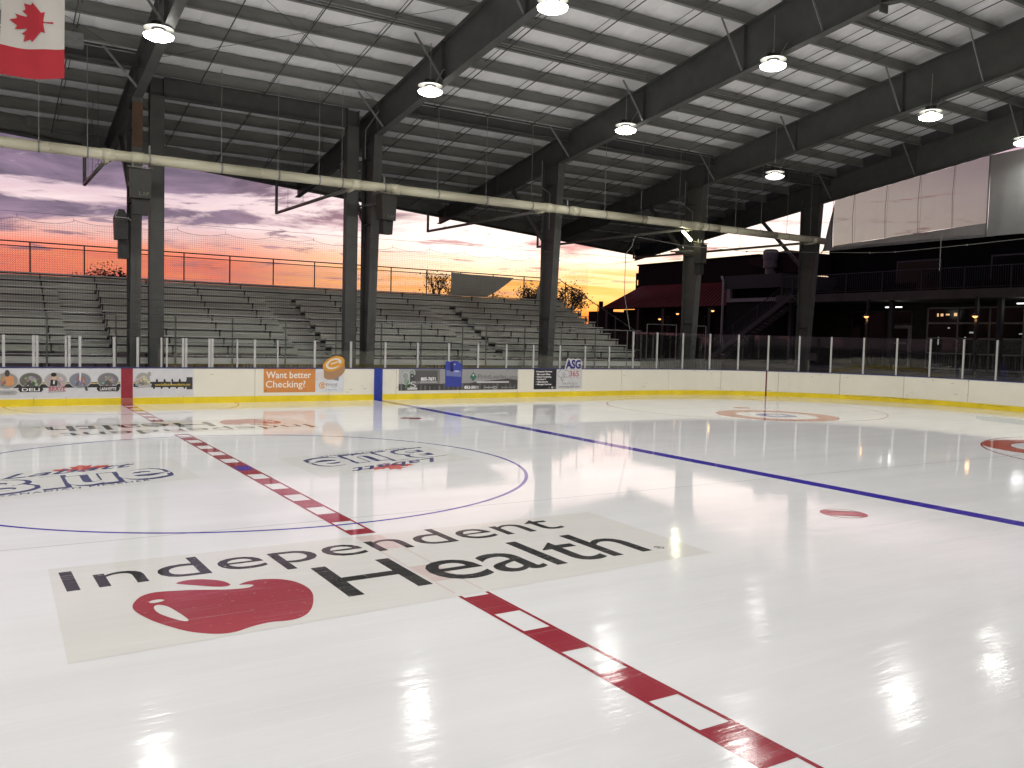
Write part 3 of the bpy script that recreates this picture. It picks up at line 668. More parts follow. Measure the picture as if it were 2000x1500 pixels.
# ================================================================== DASHER BOARDS AND GLASS
rb = thing('rink_boards', 'cream dasher boards with yellow kick plate and glass round the rink', 'barrier')
SX = [-7.1, -5.9, -4.7, -4.25, -3.03, -2.33, -1.55, -1.2, -.33, .29, .93, 1.08, 1.53, 2.28, 3.1, 3.63, 4.34, 5.53, 6.75, 7.96, 9.15, 10.35, 11.52, 12.7, 13.87, 15.07, 16.25, 17.42, 18.62, 19.86, 21.12]
far_end = 21.12
arc = [a for a in SX]
a = far_end
while a < TOT/2-8: a += 1.24; arc.append(a)
def strip(a0, a1, o0, o1, z0, z1, n=None):
    """bent box along the perimeter between arc lengths"""
    n = n or max(1, int((a1-a0)/.35)); v = []; f = []
    for i in range(n+1):
        s_ = a0+(a1-a0)*i/n
        for oo, z in ((o0, z0), (o1, z0), (o1, z1), (o0, z1)):
            P, _ = perim(s_, oo); v.append((P.x, P.y, z))
    for i in range(n):
        b = 4*i
        for j in range(4): f.append((b+j, b+(j+1) % 4, b+4+(j+1) % 4, b+4+j))
    f += [(0, 1, 2, 3), tuple(4*n+q for q in (3, 2, 1, 0))]
    m2 = MB(); m2.v = v; m2.f = f; return m2
seams = [-12.2, -9.8, -7.1, -4.7, -2.33, -1.55, 1.53, 3.63, 6.0, 8.35]
a = 8.35
while a < TOT-14: a += 2.42; seams.append(a)
seams[-1] = TOT-12.2
for a, b in zip(seams, seams[1:]):
    Pm, _ = perim((a+b)/2)
    if Pm.y < -12.5 and abs(Pm.x) < 4.6: continue      # the gate where the photographer stands is open
    strip(a+.007, b-.007, 0, .05, .185, 1.035).build('board_panel', BOARD, rb)
    strip(a+.003, b-.003, -.012, .04, -.002, .19).build('kick_plate', KICK, rb)
    strip(a+.002, b-.002, -.012, .11, 1.036, 1.07).build('cap_rail', CAP, rb)
strip(-.155, .155, -.006, 0, .19, 1.035).build('red_stripe', REDP, rb)
strip(-.155, .155, -.018, -.013, .0, .19).build('red_stripe', mat('faded_red_stripe', (.42, .14, .11), .3), rb)
strip(7.70-.15, 7.70+.15, -.018, 0, .0, 1.035).build('blue_stripe', BLUEP, rb)
ga = None
for i in range(4000):
    s_ = 19+i*.005; P, _ = perim(s_)
    if P.x >= 24.45: ga = s_; break
strip(ga-.04, ga+.02, -.006, 0, .19, 1.035, 1).build('goal_stripe', mat('dark_red_stripe', (.13, .02, .02), .3), rb)
strip(ga-.04, ga+.02, -.018, -.013, 0, .19, 1).build('goal_stripe', mat('dark_red_stripe', (.16, .03, .02), .3), rb)
for a_, w_, z_ in ((27.6, .5, .17), (28.4, .35, .15), (29.4, .9, .16), (20.6, .12, .16), (33, .4, .15)):   # skate scuffs
    for q in range(3): strip(a_+q*.3, a_+q*.3+w_*random.uniform(.2, .8), -.0145, -.013, z_-.01*q, z_-.01*q+.008, 2).build('scuff_mark', SCUFF, rb)
MARK = mat('puck_mark', (.22, .21, .19), .6)
for _ in range(110):
    a_ = random.uniform(-4, 44); zc = random.choice([random.uniform(.2, .5), random.uniform(.78, 1.0)]); w_ = random.uniform(.02, .16)
    if abs(a_-9) < 10 and random.random() < .6: continue
    strip(a_, a_+w_, -.0022, -.0008, zc, zc+random.uniform(.003, .014), 1).build('puck_mark', MARK, rb)
stm_ = MB().box(-.034, .034, -.02, .03, 0, 1).mesh('stanchion'); stm_.materials.append(ALU)
def height(a_): return 2.54 if 18.5 < a_ < TOT/2+40 else 1.93
for i, a_ in enumerate(arc):
    P, n_ = perim(a_, .06); h_ = height(a_)-1.07
    o = link('stanchion', stm_, rb, (P.x, P.y, 1.07)); o.scale = (1 if a_ not in (-1.55, 3.1, .93, 1.08, 4.34) else .7, 1, h_); o.rotation_euler = (0, 0, math.atan2(n_.y, n_.x)-PI/2)
    if a_ in (-2.33, -1.55, 1.53, 2.28):
        o2 = link('stanchion', stm_, rb, (P.x+.085, P.y, 1.07)); o2.scale = (1, 1, h_)
    if i+1 < len(arc) and arc[i+1]-a_ > .2:
        h2 = min(height(a_), 9); strip(a_+.04, arc[i+1]-.04, .055, .067, 1.072, h2-.01, max(1, int((arc[i+1]-a_)/.4))).build('glass_pane', GLASS, rb)

# ------------------------------------------------------------------ adverts on the boards
FY = HW-.0015
def ad_thing(label, cat='banner'): return thing('board_advert', label, cat)
pm = {}
def paint(col, rough=.35):
    k_ = tuple(col)
    if k_ not in pm: pm[k_] = mat('print_ink', col, rough, 0, .05, 6)
    return pm[k_]
def apoly(pl, lay, col, parent, name='print'):
    y = FY-.0035-.0012*lay
    me = bpy.data.meshes.new(name); me.from_pydata([(x, y, z) for x, z in pl], [], [tuple(range(len(pl)))]); me.update()
    if me.polygons[0].normal.y > 0: me.flip_normals()
    me.materials.append(paint(col)); return link(name, me, parent)
def arect(x0, x1, z0, z1, lay, col, parent, name='print'): return apoly([(x0, z0), (x1, z0), (x1, z1), (x0, z1)], lay, col, parent, name)
def ell(cx, cz, rx, rz_, lay, col, parent, rot=0, n=28, a0=0, a1=2*PI, name='print'):
    p = []
    for i in range(n):
        t = a0+(a1-a0)*i/(n if a1-a0 > 6.2 else n-1); x, z = rx*math.cos(t), rz_*math.sin(t)
        p.append((cx+x*math.cos(rot)-z*math.sin(rot), cz+x*math.sin(rot)+z*math.cos(rot)))
    return apoly(p, lay, col, parent, name)
def atext(s_, x0, x1, z0, h_, lay, col, parent, **kw):
    y = FY-.0035-.0012*lay
    return text_obj(s_, lambda a, b: (x0+(x1-x0)*a, y, z0+h_*b), 'lettering', paint(col), parent, **kw)
def backing(x0, x1, z0, z1, col, parent, name='panel'):
    MB().box(x0, x1, FY-.003, FY-.0005, z0, z1).build(name, paint(col), parent)
# checking advert
A_ = ad_thing('orange and white bank advert reading Want better Checking? with a puck cutout above')
backing(3.895, 5.545, .295, 1.034, (.68, .27, .07), A_); backing(5.547, 6.50, .295, 1.034, (.70, .72, .74), A_)
atext('Want better', 3.97, 5.40, .74, .22, 1, (.90, .84, .74), A_, weight=.012); atext('Checking?', 3.96, 5.22, .45, .22, 1, (.90, .84, .74), A_, weight=.012)
ell(3.97, .355, .025, .02, 1, (.25, .12, .05), A_)
for q in range(5): apoly([(5.30+.04*q, .55+.07*q), (5.32+.04*q, .55+.07*q), (5.92, .80+.05*q), (5.90, .80+.05*q)], 1.5, (.72, .40, .18), A_)
apoly([(5.98, .84), (6.10, .70), (6.22, .66), (6.32, .65), (6.33, .86)], 1, (.22, .27, .30), A_)
ell(5.77, .50, .105, .105, 1, (.72, .30, .08), A_); ell(5.77, .50, .078, .078, 2, (.78, .70, .62), A_); ell(5.78, .50, .055, .055, 3, (.72, .30, .08), A_); arect(5.75, 5.88, .49, .51, 4, (.78, .70, .62), A_); arect(5.83, 5.9, .455, .49, 4.4, (.78, .74, .66), A_)
atext('EVANS', 5.90, 6.28, .485, .085, 1, (.10, .10, .10), A_, weight=-.004); atext('BANK', 6.10, 6.27, .44, .03, 1, (.2, .2, .2), A_); atext('A Better Way', 5.90, 6.27, .34, .04, 1, (.2, .2, .2), A_)
m_ = MB(); pk = [(6.14+.36*math.cos(t)*.98-.20*math.sin(t)*.5, 1.20+.36*math.cos(t)*.42+.20*math.sin(t)) for t in [2*PI*i/32 for i in range(32)]]
lo_ = [(x+.02, z-.26) for x, z in pk]
hull = [p for i, p in enumerate(lo_) if 16 <= i <= 31]+[pk[0]]+[p for i, p in enumerate(pk) if 1 <= i <= 15]
hull = [(x, z) for x, z in lo_[17:32]]+[pk[i] for i in range(0, 18)]
m_.prism([(x, FY-.014, z) for x, z in hull], (0, .006, 0)); m_.build('puck_cutout', paint((.42, .24, .12)), A_)
apoly(pk, 10.5, (.70, .33, .04), A_, 'puck_face')
def pke(s0): return [(6.14+s0*(.36*math.cos(t)*.98-.20*math.sin(t)*.5), 1.20+s0*(.36*math.cos(t)*.42+.20*math.sin(t))) for t in [2*PI*i/32 for i in range(32)]]
apoly(pke(.72), 12, (.78, .72, .62), A_); apoly(pke(.50), 13, (.70, .33, .04), A_); apoly([(6.05, 1.17), (6.36, 1.27), (6.36, 1.31), (6.05, 1.21)], 14, (.78, .72, .62), A_)
apoly([(6.12, 1.13), (6.40, 1.22), (6.42, 1.17), (6.2, 1.1)], 14, (.70, .33, .04), A_)
# twin printers advert
A_ = ad_thing('grey photo advert with clover emblem, blue cans cutout and a diamond logo')
backing(8.44, 13.17, .30, 1.034, (.34, .34, .33), A_)
arect(8.44, 9.99, .30, 1.03, 1, (.20, .20, .19), A_); arect(8.44, 8.85, .30, 1.03, 2, (.42, .42, .41), A_); arect(8.9, 9.9, .62, .98, 2, (.10, .10, .095), A_); arect(8.44, 10.1, .30, .52, 2.25, (.05, .05, .048), A_)
apoly([(9.99, .30), (13.17, .30), (13.17, .66), (12.9, .70), (12.4, .66), (11.4, .58), (11.2, .54), (10.1, .52)], 2.45, (.055, .055, .052), A_)
arect(9.99, 10.12, .52, .86, 1.5, (.33, .33, .32), A_); arect(11.45, 12.8, .54, .60, 3, (.55, .55, .53), A_); apoly([(12.6, .70), (13.17, .64), (13.17, .78), (12.95, .80)], 3, (.24, .24, .23), A_)
for q in range(26): arect(8.5+q*.18, 8.5+q*.18+.05+.05*random.random(), .31, .42+.12*random.random(), 2.6, (.08+.08*random.random(),)*3, A_)
for (cx, cz) in ((8.68, .80), (8.92, .90), (8.72, .62)): ell(cx, cz, .13, .13, 3+(cz*3 % .8), (.50, .56, .50), A_); ell(cx, cz, .105, .105, 4+(cz*3 % .8), (.30, .33, .30), A_)
apoly([(8.66, .40), (8.72, .40), (8.82, .62), (8.78, .64)], 5, (.10, .30, .12), A_)
atext('B', 8.86, 9.04, .58, .30, 5, (.06, .06, .06), A_, weight=.02); atext('S', 8.86, 9.08, .40, .22, 5.4, (.62, .62, .60), A_); arect(8.76, 9.13, .33, .40, 6, (.62, .62, .60), A_)
atext('805-7671', 9.26, 9.82, .64, .11, 5, (.92, .92, .90), A_, weight=.035); arect(9.23, 9.88, .56, .61, 5, (.42, .42, .40), A_)
m_ = MB(); cz = [(10.2, .42), (10.84, .42), (10.86, 1.18), (10.80, 1.22), (10.78, 1.26), (10.72, 1.27), (10.70, 1.31), (10.55, 1.33), (10.45, 1.31), (10.38, 1.28), (10.28, 1.31), (10.2, 1.30), (10.19, 1.1)]
m_.prism([(x, FY-.014, z) for x, z in cz], (0, .006, 0)); m_.build('cans_cutout', paint((.04, .06, .34)), A_)
apoly([(10.23, 1.0), (10.82, .98), (10.82, .76), (10.23, .80)], 10.5, (.17, .20, .42), A_); apoly([(10.38, 1.27), (10.50, 1.28), (10.50, .95), (10.38, .95)], 10.5, (.015, .02, .14), A_); ell(10.55, 1.2, .05, .025, 11, (.35, .40, .70), A_); arect(10.55, 10.72, .93, .99, 11.5, (.40, .46, .72), A_)
apoly([(11.17, .76), (11.31, .93), (11.45, .76), (11.31, .60)], 4, (.05, .16, .12), A_); apoly([(11.27, .82), (11.31, .87), (11.35, .82), (11.31, .77)], 5, (.6, .65, .62), A_)
atext('PrintLeader', 11.50, 12.72, .70, .16, 4, (.13, .15, .14), A_, weight=.0)
atext('852-5011', 10.96, 11.52, .345, .10, 5, (.92, .92, .90), A_, weight=.035); atext('UNION BUG', 11.78, 12.10, .36, .04, 5, (.70, .70, .68), A_, weight=.02); ell(12.2, .375, .09, .05, 5, (.5, .5, .48), A_); ell(12.2, .375, .06, .03, 6, (.16, .16, .16), A_); atext('www.printleader.us', 12.5, 13.05, .36, .035, 5, (.6, .6, .58), A_)
# computer services advert
A_ = ad_thing('black and white computer services advert with phone number and navy letters above')
backing(13.885, 14.895, .29, 1.034, (.018, .018, .022), A_); backing(14.897, 16.10, .29, 1.034, (.60, .60, .60), A_)
atext('Computer Services:', 13.97, 14.70, .925, .055, 1, (.92, .92, .90), A_, weight=.03)
for q, s_ in enumerate(('• Microsoft Office', '• Cloud Computing', '• Flat Rate IT', '• Cybersecurity', '• Managed Services')): atext(s_, 13.97, 13.97+(.64, .69, .46, .55, .70)[q], .82-.093*q, .056, 1, (.92, .92, .90), A_, weight=.03)
atext('in', 14.56, 14.62, .33, .04, 1, (.8, .8, .8), A_); ell(14.72, .35, .04, .04, 1, (.8, .8, .8), A_, n=8); ell(14.72, .35, .018, .018, 2, (.05, .05, .05), A_); atext('f', 14.83, 14.86, .325, .055, 1, (.8, .8, .8), A_, weight=.02)
for lay, gr, col in ((1, .012, (.08, .08, .08)), (2, 0, (.60, .60, .60))):
    for cx, cz, rr in ((15.06, .85, .10), (15.18, .93, .13), (15.34, .87, .13), (15.12, .82, .10), (15.38, .83, .10)): ell(cx, cz, rr+gr, rr+gr-.01, lay+(cx*cz*7.3 % .9), col, A_)
apoly([(15.10, .66), (15.12, .74), (15.19, .74), (15.19, .84), (15.14, .84), (15.24, .93), (15.32, .82), (15.26, .82), (15.26, .68), (15.22, .66), (15.17, .57)], 3, (.12, .12, .12), A_); apoly([(15.125, .675), (15.135, .725), (15.205, .725), (15.205, .855), (15.165, .855), (15.24, .91), (15.295, .835), (15.245, .835), (15.245, .675), (15.205, .675), (15.17, .60)], 4, (.60, .60, .60), A_)
atext('365', 15.50, 15.93, .765, .22, 1, (.40, .05, .05), A_, weight=.01); atext('LLC', 15.95, 16.03, .955, .03, 1, (.3, .3, .3), A_); atext('Managed IT Solutions', 15.48, 16.03, .705, .03, 1, (.30, .12, .12), A_)
atext('716-775-2211', 15.18, 15.84, .455, .075, 1, (.12, .12, .12), A_); atext('www.asg-365.com', 15.02, 15.97, .345, .075, 1, (.10, .10, .10), A_, weight=.008)
m_ = MB(); m_.prism([(x, FY-.014, z) for x, z in [(15.25, 1.03), (16.04, 1.03), (16.05, 1.34), (15.98, 1.42), (15.86, 1.45), (15.72, 1.42), (15.66, 1.45), (15.55, 1.43), (15.45, 1.45), (15.36, 1.43)]], (0, .006, 0)); m_.build('letters_cutout', paint((.58, .58, .60)), A_)
atext('ASG', 15.30, 16.01, 1.075, .32, 10.5, (.02, .02, .16), A_, weight=.045)
# beverage district banner with five round vignettes
A_ = ad_thing('long white banner with round pictures and a black bottle-shaped band, left of the checking advert')
backing(-8.6, -.16, .225, 1.034, (.66, .66, .67), A_); backing(.16, 1.82, .225, 1.034, (.66, .66, .67), A_)
for x0, x1 in ((-6.2, -.17), (.17, .6)):
    arect(x0, x1, .50, .60, 1, (.03, .03, .03), A_); arect(x0, x1, .60, .63, 1.4, (.62, .47, .20), A_); arect(x0, x1, .63, .65, 1, (.05, .05, .05), A_)
for cx, col, c2, lab_, dark in ((-2.97, (.32, .30, .27), (.60, .27, .12), 'PEARL STREET', 0), (-2.40, (.14, .14, .12), (.35, .36, .32), 'DELI', 1), (-1.80, (.42, .40, .38), (.50, .36, .30), 'BRAVE', 2), (-1.20, (.22, .25, .29), (.34, .16, .15), '', 3), (-.49, (.19, .19, .185), (.30, .28, .27), 'LAFAYETTE', 1), (.42, (.36, .35, .30), (.52, .48, .36), '', 4)):
    if cx > 0: cx = .42
    ell(cx, .70, .285 if cx < 0 else .205, .225, 2, (.50, .50, .48), A_); ell(cx, .70, .265 if cx < 0 else .185, .205, 3, col, A_)
    ell(cx+.03, .70, .11, .13, 4, c2, A_, .4)
    apoly([(cx-.12, .56), (cx+.13, .56), (cx+.09, .66), (cx-.02, .71), (cx-.1, .63)], 5, tuple(k_*.55 for k_ in col), A_)
    for q in range(16):
        xx = cx-.18+.36*random.random(); z_ = .56+.26*random.random(); ell(xx, z_, .012+.03*random.random(), .012+.02*random.random(), 5.1+q*.05, tuple(min(.7, k_*random.uniform(.5, 1.9)) for k_ in (col if q % 2 else c2)), A_, random.random())
    if dark == 1:
        apoly([(cx-.26, .54), (cx+.26, .54), (cx+.30, .46), (cx+.25, .39), (cx-.25, .39), (cx-.30, .46)], 7, (.03, .03, .03), A_); atext(lab_, cx-.21, cx+.21, .415, .085, 8, (.88, .88, .86), A_, weight=.02)
    if dark == 0:
        ell(cx+.02, .90, .06, .09, 7, (.07, .06, .06), A_); apoly([(cx-.02, .56), (cx+.16, .57), (cx+.18, .80), (cx+.0, .84)], 6, (.66, .30, .13), A_); apoly([(cx-.4, .32), (cx+.2, .32), (cx+.26, .38), (cx+.2, .44), (cx-.4, .44)], 7, (.42, .42, .42), A_); atext(lab_, cx-.36, cx+.16, .35, .055, 8, (.16, .16, .16), A_)
    if dark == 2:
        ell(cx-.05, .86, .07, .055, 7, (.02, .02, .02), A_); ell(cx-.04, .80, .055, .08, 6.5, (.62, .46, .34), A_); apoly([(cx-.14, .55), (cx+.03, .55), (cx+.04, .70), (cx-.12, .73)], 6.8, (.03, .03, .03), A_); apoly([(cx-.07, .60), (cx-.03, .60), (cx-.02, .70), (cx-.06, .70)], 7.5, (.7, .7, .7), A_); atext('BRAVE', cx-.17, cx+.23, .41, .13, 8, (.50, .08, .12), A_, weight=.01); apoly([(cx-.2, .385), (cx+.24, .405), (cx+.24, .395), (cx-.2, .375)], 8, (.2, .2, .2), A_)
    if dark == 3: apoly([(cx-.02, .92), (cx+.03, .92), (cx+.01, .66), (cx-.02, .70)], 7, (.74, .73, .70), A_); apoly([(cx+.10, .52), (cx+.16, .55), (cx+.20, .42), (cx+.14, .40)], 7, (.10, .10, .10), A_)
    if dark == 4: ell(cx+.17, .87, .05, .07, 7, (.35, .35, .35), A_); apoly([(cx-.2, .46), (cx+.22, .50), (cx+.25, .60), (cx-.1, .53)], 7, (.45, .45, .43), A_)
arect(.62, 1.66, .49, .65, 2, (.03, .03, .03), A_)
for q in range(5): ell(.80+.21*q, .66, .03, .075, 2.5, (.03, .03, .03), A_); ell(.72+.21*q, .485, .03, .045, 2.7, (.03, .03, .03), A_)
arect(1.62, 1.79, .42, .78, 3, (.05, .05, .05), A_); arect(1.18, 1.20, .56, .68, 4, (.66, .66, .66), A_)
atext('www.buffalobrewerydistrict.com', .74, 1.72, .535, .07, 5, (.70, .52, .10), A_, weight=.02)

# ------------------------------------------------------------------ spectator netting above the far glass
net = thing('safety_net', 'fine black spectator netting hung from a scalloped cable above the far glass', 'net')
NETM = mat('net_twine', (.05, .045, .045), .8, 0, .05); CABM = mat('net_cable', (.06, .055, .055), .5, .3)
hk = [-9.5+1.36*i for i in range(20)]
def sagz(x):
    i = min(max(int((x+9.5)/1.36), 0), 18); t = (x-hk[i])/1.36
    return 5.10-.10*4*t*(1-t)-.03*math.sin(i*1.7)
m_ = MB(); x = -9.0
while x < 16.3:
    m_.tube((x, 12.80, 1.9), (x, 12.80, sagz(x)), .0022, n=3, caps=False); x += .062
z_ = 1.95
while z_ < 5.0:
    m_.tube((-9, 12.80, z_), (16.3, 12.80, z_), .0022, n=3, caps=False); z_ += .062
stuff(m_.build('netting', NETM, net))
m_ = MB(); N_ = 240
pp = [(-9+25.3*i/N_, 12.80, sagz(-9+25.3*i/N_)) for i in range(N_+1)]
m_.path(pp, .0045, 4); m_.build('net_edge_rope', CABM, net)
MB().tube((-9, 12.82, 5.16), (18.6, 12.82, 5.45), .005, n=5).build('support_cable', CABM, net)
for h_ in hk: MB().tube((h_, 12.8, 5.08), (h_, 12.82, 5.17), .005, n=5).build('net_hook', CABM, net)
ec = thing('end_net_cable', 'thin pale cable strung across the far end above the glass', 'cable')
RP = mat('pale_rope', (.22, .22, .20), .6)
pe = [(18.63, 12.9, 6.32), (21.2, 12.9, 6.16), (24.2, 12.2, 6.08), (28, 11.4, 6.27), (28.3, 9.2, 6.12), (28.3, 8.0, 6.07), (28.3, 5, 6.13), (28.3, 2.7, 6.2), (28.3, -6, 6.3)]
MB().path(pe, .011).build('cable', RP, ec)
MB().path([(18.63, 12.9, 6.32), (18.5, 12.9, 5.9), (18.2, 12.9, 5.6), (18.2, 12.9, 4.0), (18.5, 12.85, 2.6)], .014).build('rope', RP, ec)
MB().path([(28.3, 6.05, 6.75), (28.3, 6.05, 5.2)], .014).build('rope', RP, ec)
for p in pe[1:-1]: MB().box(p[0]-.02, p[0]+.02, p[1]-.02, p[1]+.02, p[2]-.03, p[2]+.03).build('cable_clip', RP, ec)

# ================================================================== BLEACHERS
bl = thing('bleachers', 'long weathered aluminium bleachers behind the far boards with rails and chain-link', 'bleachers')
NR, RUN, RISE, BY, BZ = 10, .615, .272, 16.95, 1.22
X0, X1 = -9.2, 22.3
aisles = [(-8.6, -7.4), (-1.15, .15), (6.35, 7.65), (13.85, 15.15)]
def segs(x0, x1):
    out = []; a = x0
    for p, q in aisles+[(99, 99)]:
        if p > x1: out.append((a, x1)); break
        out.append((a, p)); a = q
    return [s_ for s_ in out if s_[1]-s_[0] > .3]
SGT = segs(X0, X1)
for i in range(NR):
    y = BY+i*RUN; z = BZ+i*RISE
    for a, b in (SGT if i < NR-2 else [(X0, X1)]):
        MB().box(a, b, y+.06, y+.31, z+.425, z+.465).build('seat_plank', ALUW, bl)
        MB().box(a, b, y+.11, y+.135, z+.17, z+.37).build('riser_plank', ALUD, bl)
    MB().box(X0, X1, y-.24, y+.03, z-.04, z).build('foot_plank', ALUW, bl)
    MB().box(X0, X1, y-.235, y-.21, z-.16, z-.045).build('riser_plank', ALUD, bl)
bkm = MB().box(-.018, .018, .05, .10, .02, .42).box(-.05, .05, 0.04, .10, .395, .42).mesh('seat_bracket'); bkm.materials.append(DARKG)
xb = -8.95
while xb < X1:
    if not any(p-.05 < xb < q+.05 for p, q in aisles):
        for i in range(NR): link('seat_bracket', bkm, bl, (xb, BY+i*RUN+.02, BZ+i*RISE))
    xb += 1.83
for p, q in aisles:
    for i in range(NR-1):
        y = BY+i*RUN; z = BZ+i*RISE
        MB().box(p+.03, q-.03, y+.06, y+.30, z+.10, z+.136).build('aisle_step', ALUW, bl)
        MB().box(p+.03, q-.03, y+.065, y+.085, z+.045, z+.10).build('aisle_riser', ALUD, bl)
# under-frame: raked stringers, and front skirt
for k in range(18):
    x = X0+.3+k*1.83; m_ = MB(); m_.bar((x, BY-.2, BZ-.12), (x, BY+NR*RUN, BZ+NR*RISE-.12), .08, .12)
    m_.box(x-.04, x+.04, BY+NR*RUN-.3, BY+NR*RUN-.2, 0, BZ+NR*RISE-.2); m_.box(x-.04, x+.04, BY+2, BY+2.1, 0, BZ+.6); m_.build('stringer', STEELD, bl)
MB().box(X0, X1, BY+NR*RUN+.02, BY+NR*RUN+.06, 1.2, BZ+NR*RISE+.12).build('back_panel', STEELD, bl)
MB().box(X0, X1, BY-.32, BY-.29, BZ-.20, BZ+.0).build('front_beam', ALUW, bl)
SLT = mat('pale_slat', (.21, .22, .20), .6, 0, .2, 3)
m_ = MB(); x = 4.3
while x < 22.2:
    m_.box(x, x+.055+.02*((int(x*7) % 3)), BY-.30, BY-.28, .08, BZ-.2); x += .115
stuff(m_.build('skirt_slats', SLT, bl))
for a, b in ((7.9, 9.6), (9.7, 10.7), (13.2, 15.6), (17.6, 18.8), (20.2, 20.9)): MB().box(a, b, BY-.32, BY-.305, .1, BZ-.21).build('skirt_panel', mat('grey_skirt_panel', (.11, .115, .10), .7), bl)
# front guard rail
RAIL = mat('rail_pipe', (.26, .27, .25), .4, .4, .1)
gx = [-7.4, -5.6, -3.7, -1.78, .2, 2.03, 3.9, 5.76, 7.65, 9.45, 11.13, 12.96, 14.06, 15.93, 17.8, 19.64, 21.45]
GY = BY-.36
for a, b in ((-9.2, .2), (.2+1.75, 7.65), (9.45-1.3, 14.06), (14.06, 22.2)):
    MB().tube((a, GY, 2.62), (b, GY, 2.62), .024).build('guard_rail', GALV, bl); MB().tube((a, GY, 1.75), (b, GY, 1.75), .018).build('guard_rail', GALV, bl); MB().tube((a, GY, 1.3), (b, GY, 1.3), .018).build('guard_rail', GALV, bl)
for x in gx: MB().tube((x, GY, .0), (x, GY, 2.62), .028).build('guard_post', RAIL, bl)
m_ = MB(); x = -9.2
while x < 22.1:
    for s_ in (1, -1):
        xa = x if s_ > 0 else x+1.27
        m_.tube((xa, GY-.01, 1.35), (xa+s_*1.27, GY-.01, 2.6), .0015, n=3, caps=False)
    x += .075
stuff(m_.build('chain_link', NETM, bl))
# back fence: rails, posts, chain-link
FYB = BY+NR*RUN+.12; FZ0 = BZ+NR*RISE+.17; FZ1 = 5.30
for z_ in (FZ0, FZ1-.17, FZ1): MB().tube((X0, FYB, z_), (X1, FYB, z_-.03), .026 if z_ > 5.2 else .02).build('fence_rail', STEELD, bl)
x = -1.92-1.83*4
while x < X1: MB().tube((x, FYB, FZ0-.1), (x, FYB, FZ1), .027).build('fence_post', STEELD, bl); x += 1.83
m_ = MB(); x = X0-1
while x < X1-.9:
    for s_ in (1, -1):
        xa = x if s_ > 0 else x+.93
        m_.tube((xa, FYB, FZ0), (xa+s_*.93, FYB, FZ1-.17), .0032, n=3, caps=False)
    x += .075
stuff(m_.build('chain_link', NETM, bl))
# sloping end rail down the right side
MB().path([(X1, FYB, 5.22), (X1, FYB, 5.20), (X1, BY+.1, 2.62), (X1, GY, 2.62)], .024).build('end_rail', STEELD, bl)
for i in range(5):
    y = BY+.2+i*1.4; MB().tube((X1, y, BZ+(y-BY)*.44), (X1, y, 2.62+(y-BY)*.43), .024).build('end_post', STEELD, bl)
# windscreen cloths tied on the fence
TARP = mat('grey_windscreen_cloth', (.72, .73, .66), .85, 0, .08, 2, .15, spec=.1)
def cloth(pts_, label, name='windscreen_cloth'):
    n = len(pts_); m2 = MB(); m2.prism([(x, FYB-.05, z) for x, z in pts_], (0, .012, 0))
    o = m2.build(name, TARP); return tag(o, label, 'cloth', 'windscreen cloths on the back fence')
cloth([(15.85, FZ0+.0), (15.83, 5.24), (16.9, 5.20), (18.0, 5.19), (19.40, 5.17), (19.2, 5.0), (18.85, 4.75), (18.5, 4.5), (18.1, 4.28), (17.8, FZ0+.02)], 'grey windscreen cloth torn along its lower right edge on the back fence')
cloth([(20.78, FZ0+.03), (20.85, 4.7), (21.0, 5.12), (21.1, 5.19), (21.25, 4.9), (21.3, FZ0+.05)], 'narrow leaning strip of grey cloth on the fence next to the middle column')

# gate panels between stand and corner
gt = thing('chain_link_gate', 'metal-framed chain-link gate panels right of the bleachers with a small notice', 'gate')
for a, b in ((22.6, 24.4), (24.7, 26.3)):
    for p, q in (((a, 1.35), (b, 1.35)), ((a, 2.95), (b, 2.95)), ((a, 1.35), (a, 2.95)), ((b, 1.35), (b, 2.95))):
        MB().tube((p[0], GY, p[1]), (q[0], GY, q[1]), .022).build('gate_frame', RAIL, gt)
MB().box(24.85, 25.35, GY-.03, GY-.02, 2.58, 2.92).build('notice', mat('notice_paper', (.28, .28, .26), .7), gt)
m_ = MB(); x = 22.3
while x < 27.4: m_.box(x, x+.06, GY, GY+.02, .1, 1.33); x += .115
stuff(m_.build('skirt_slats', SLT, gt))

# ================================================================== FLAG
fl = thing('canadian_flag', 'red and white maple leaf flag hanging sideways from the roof at top left', 'flag', (-2.94, 0, 0))
FR = mat('red_flag_cloth', (.50, .025, .04), .75, 0, .05, 4); FW = mat('white_flag_cloth', (.66, .63, .58), .75, 0, .03, 4)
def fp(a, b, off=0.0):
    """a 0..1 across (left-right), b 0..1 down the hang; gentle folds"""
    wv = .05*math.sin(a*5+b*2)+.025*math.sin(a*11-b*4)+.03*b*math.sin(a*8+1)
    drop = .13*math.sin(PI*min(1, a*.9))*b*.5
    x = -.40+.80*a+.03*math.sin(b*4)*(1-a)
    z = 7.22-1.52*b-.10*math.sin(PI*a)*(.35+.4*b)+.07*(a-.5)
    return (x, wv-off, z)
def sheet(b0, b1, m, name, off=0.0, nx=28, ny=14):
    v = [fp(i/nx, b0+(b1-b0)*j/ny, off) for j in range(ny+1) for i in range(nx+1)]
    v2 = [(x, y+.006, z) for x, y, z in v]; n0 = len(v)
    f = [(j*(nx+1)+i, j*(nx+1)+i+1, (j+1)*(nx+1)+i+1, (j+1)*(nx+1)+i) for j in range(ny) for i in range(nx)]
    m2 = MB(); m2.v = v+v2; m2.f = f+[tuple(n0+q for q in ff[::-1]) for ff in f]
    me = bpy.data.meshes.new(name); me.from_pydata(m2.v, [], m2.f); me.update(); me.materials.append(m)
    for p in me.polygons: p.use_smooth = True
    return link(name, me, fl)
sheet(0, .26, FR, 'red_band'); sheet(.26, .74, FW, 'white_field'); sheet(.74, 1, FR, 'red_band')
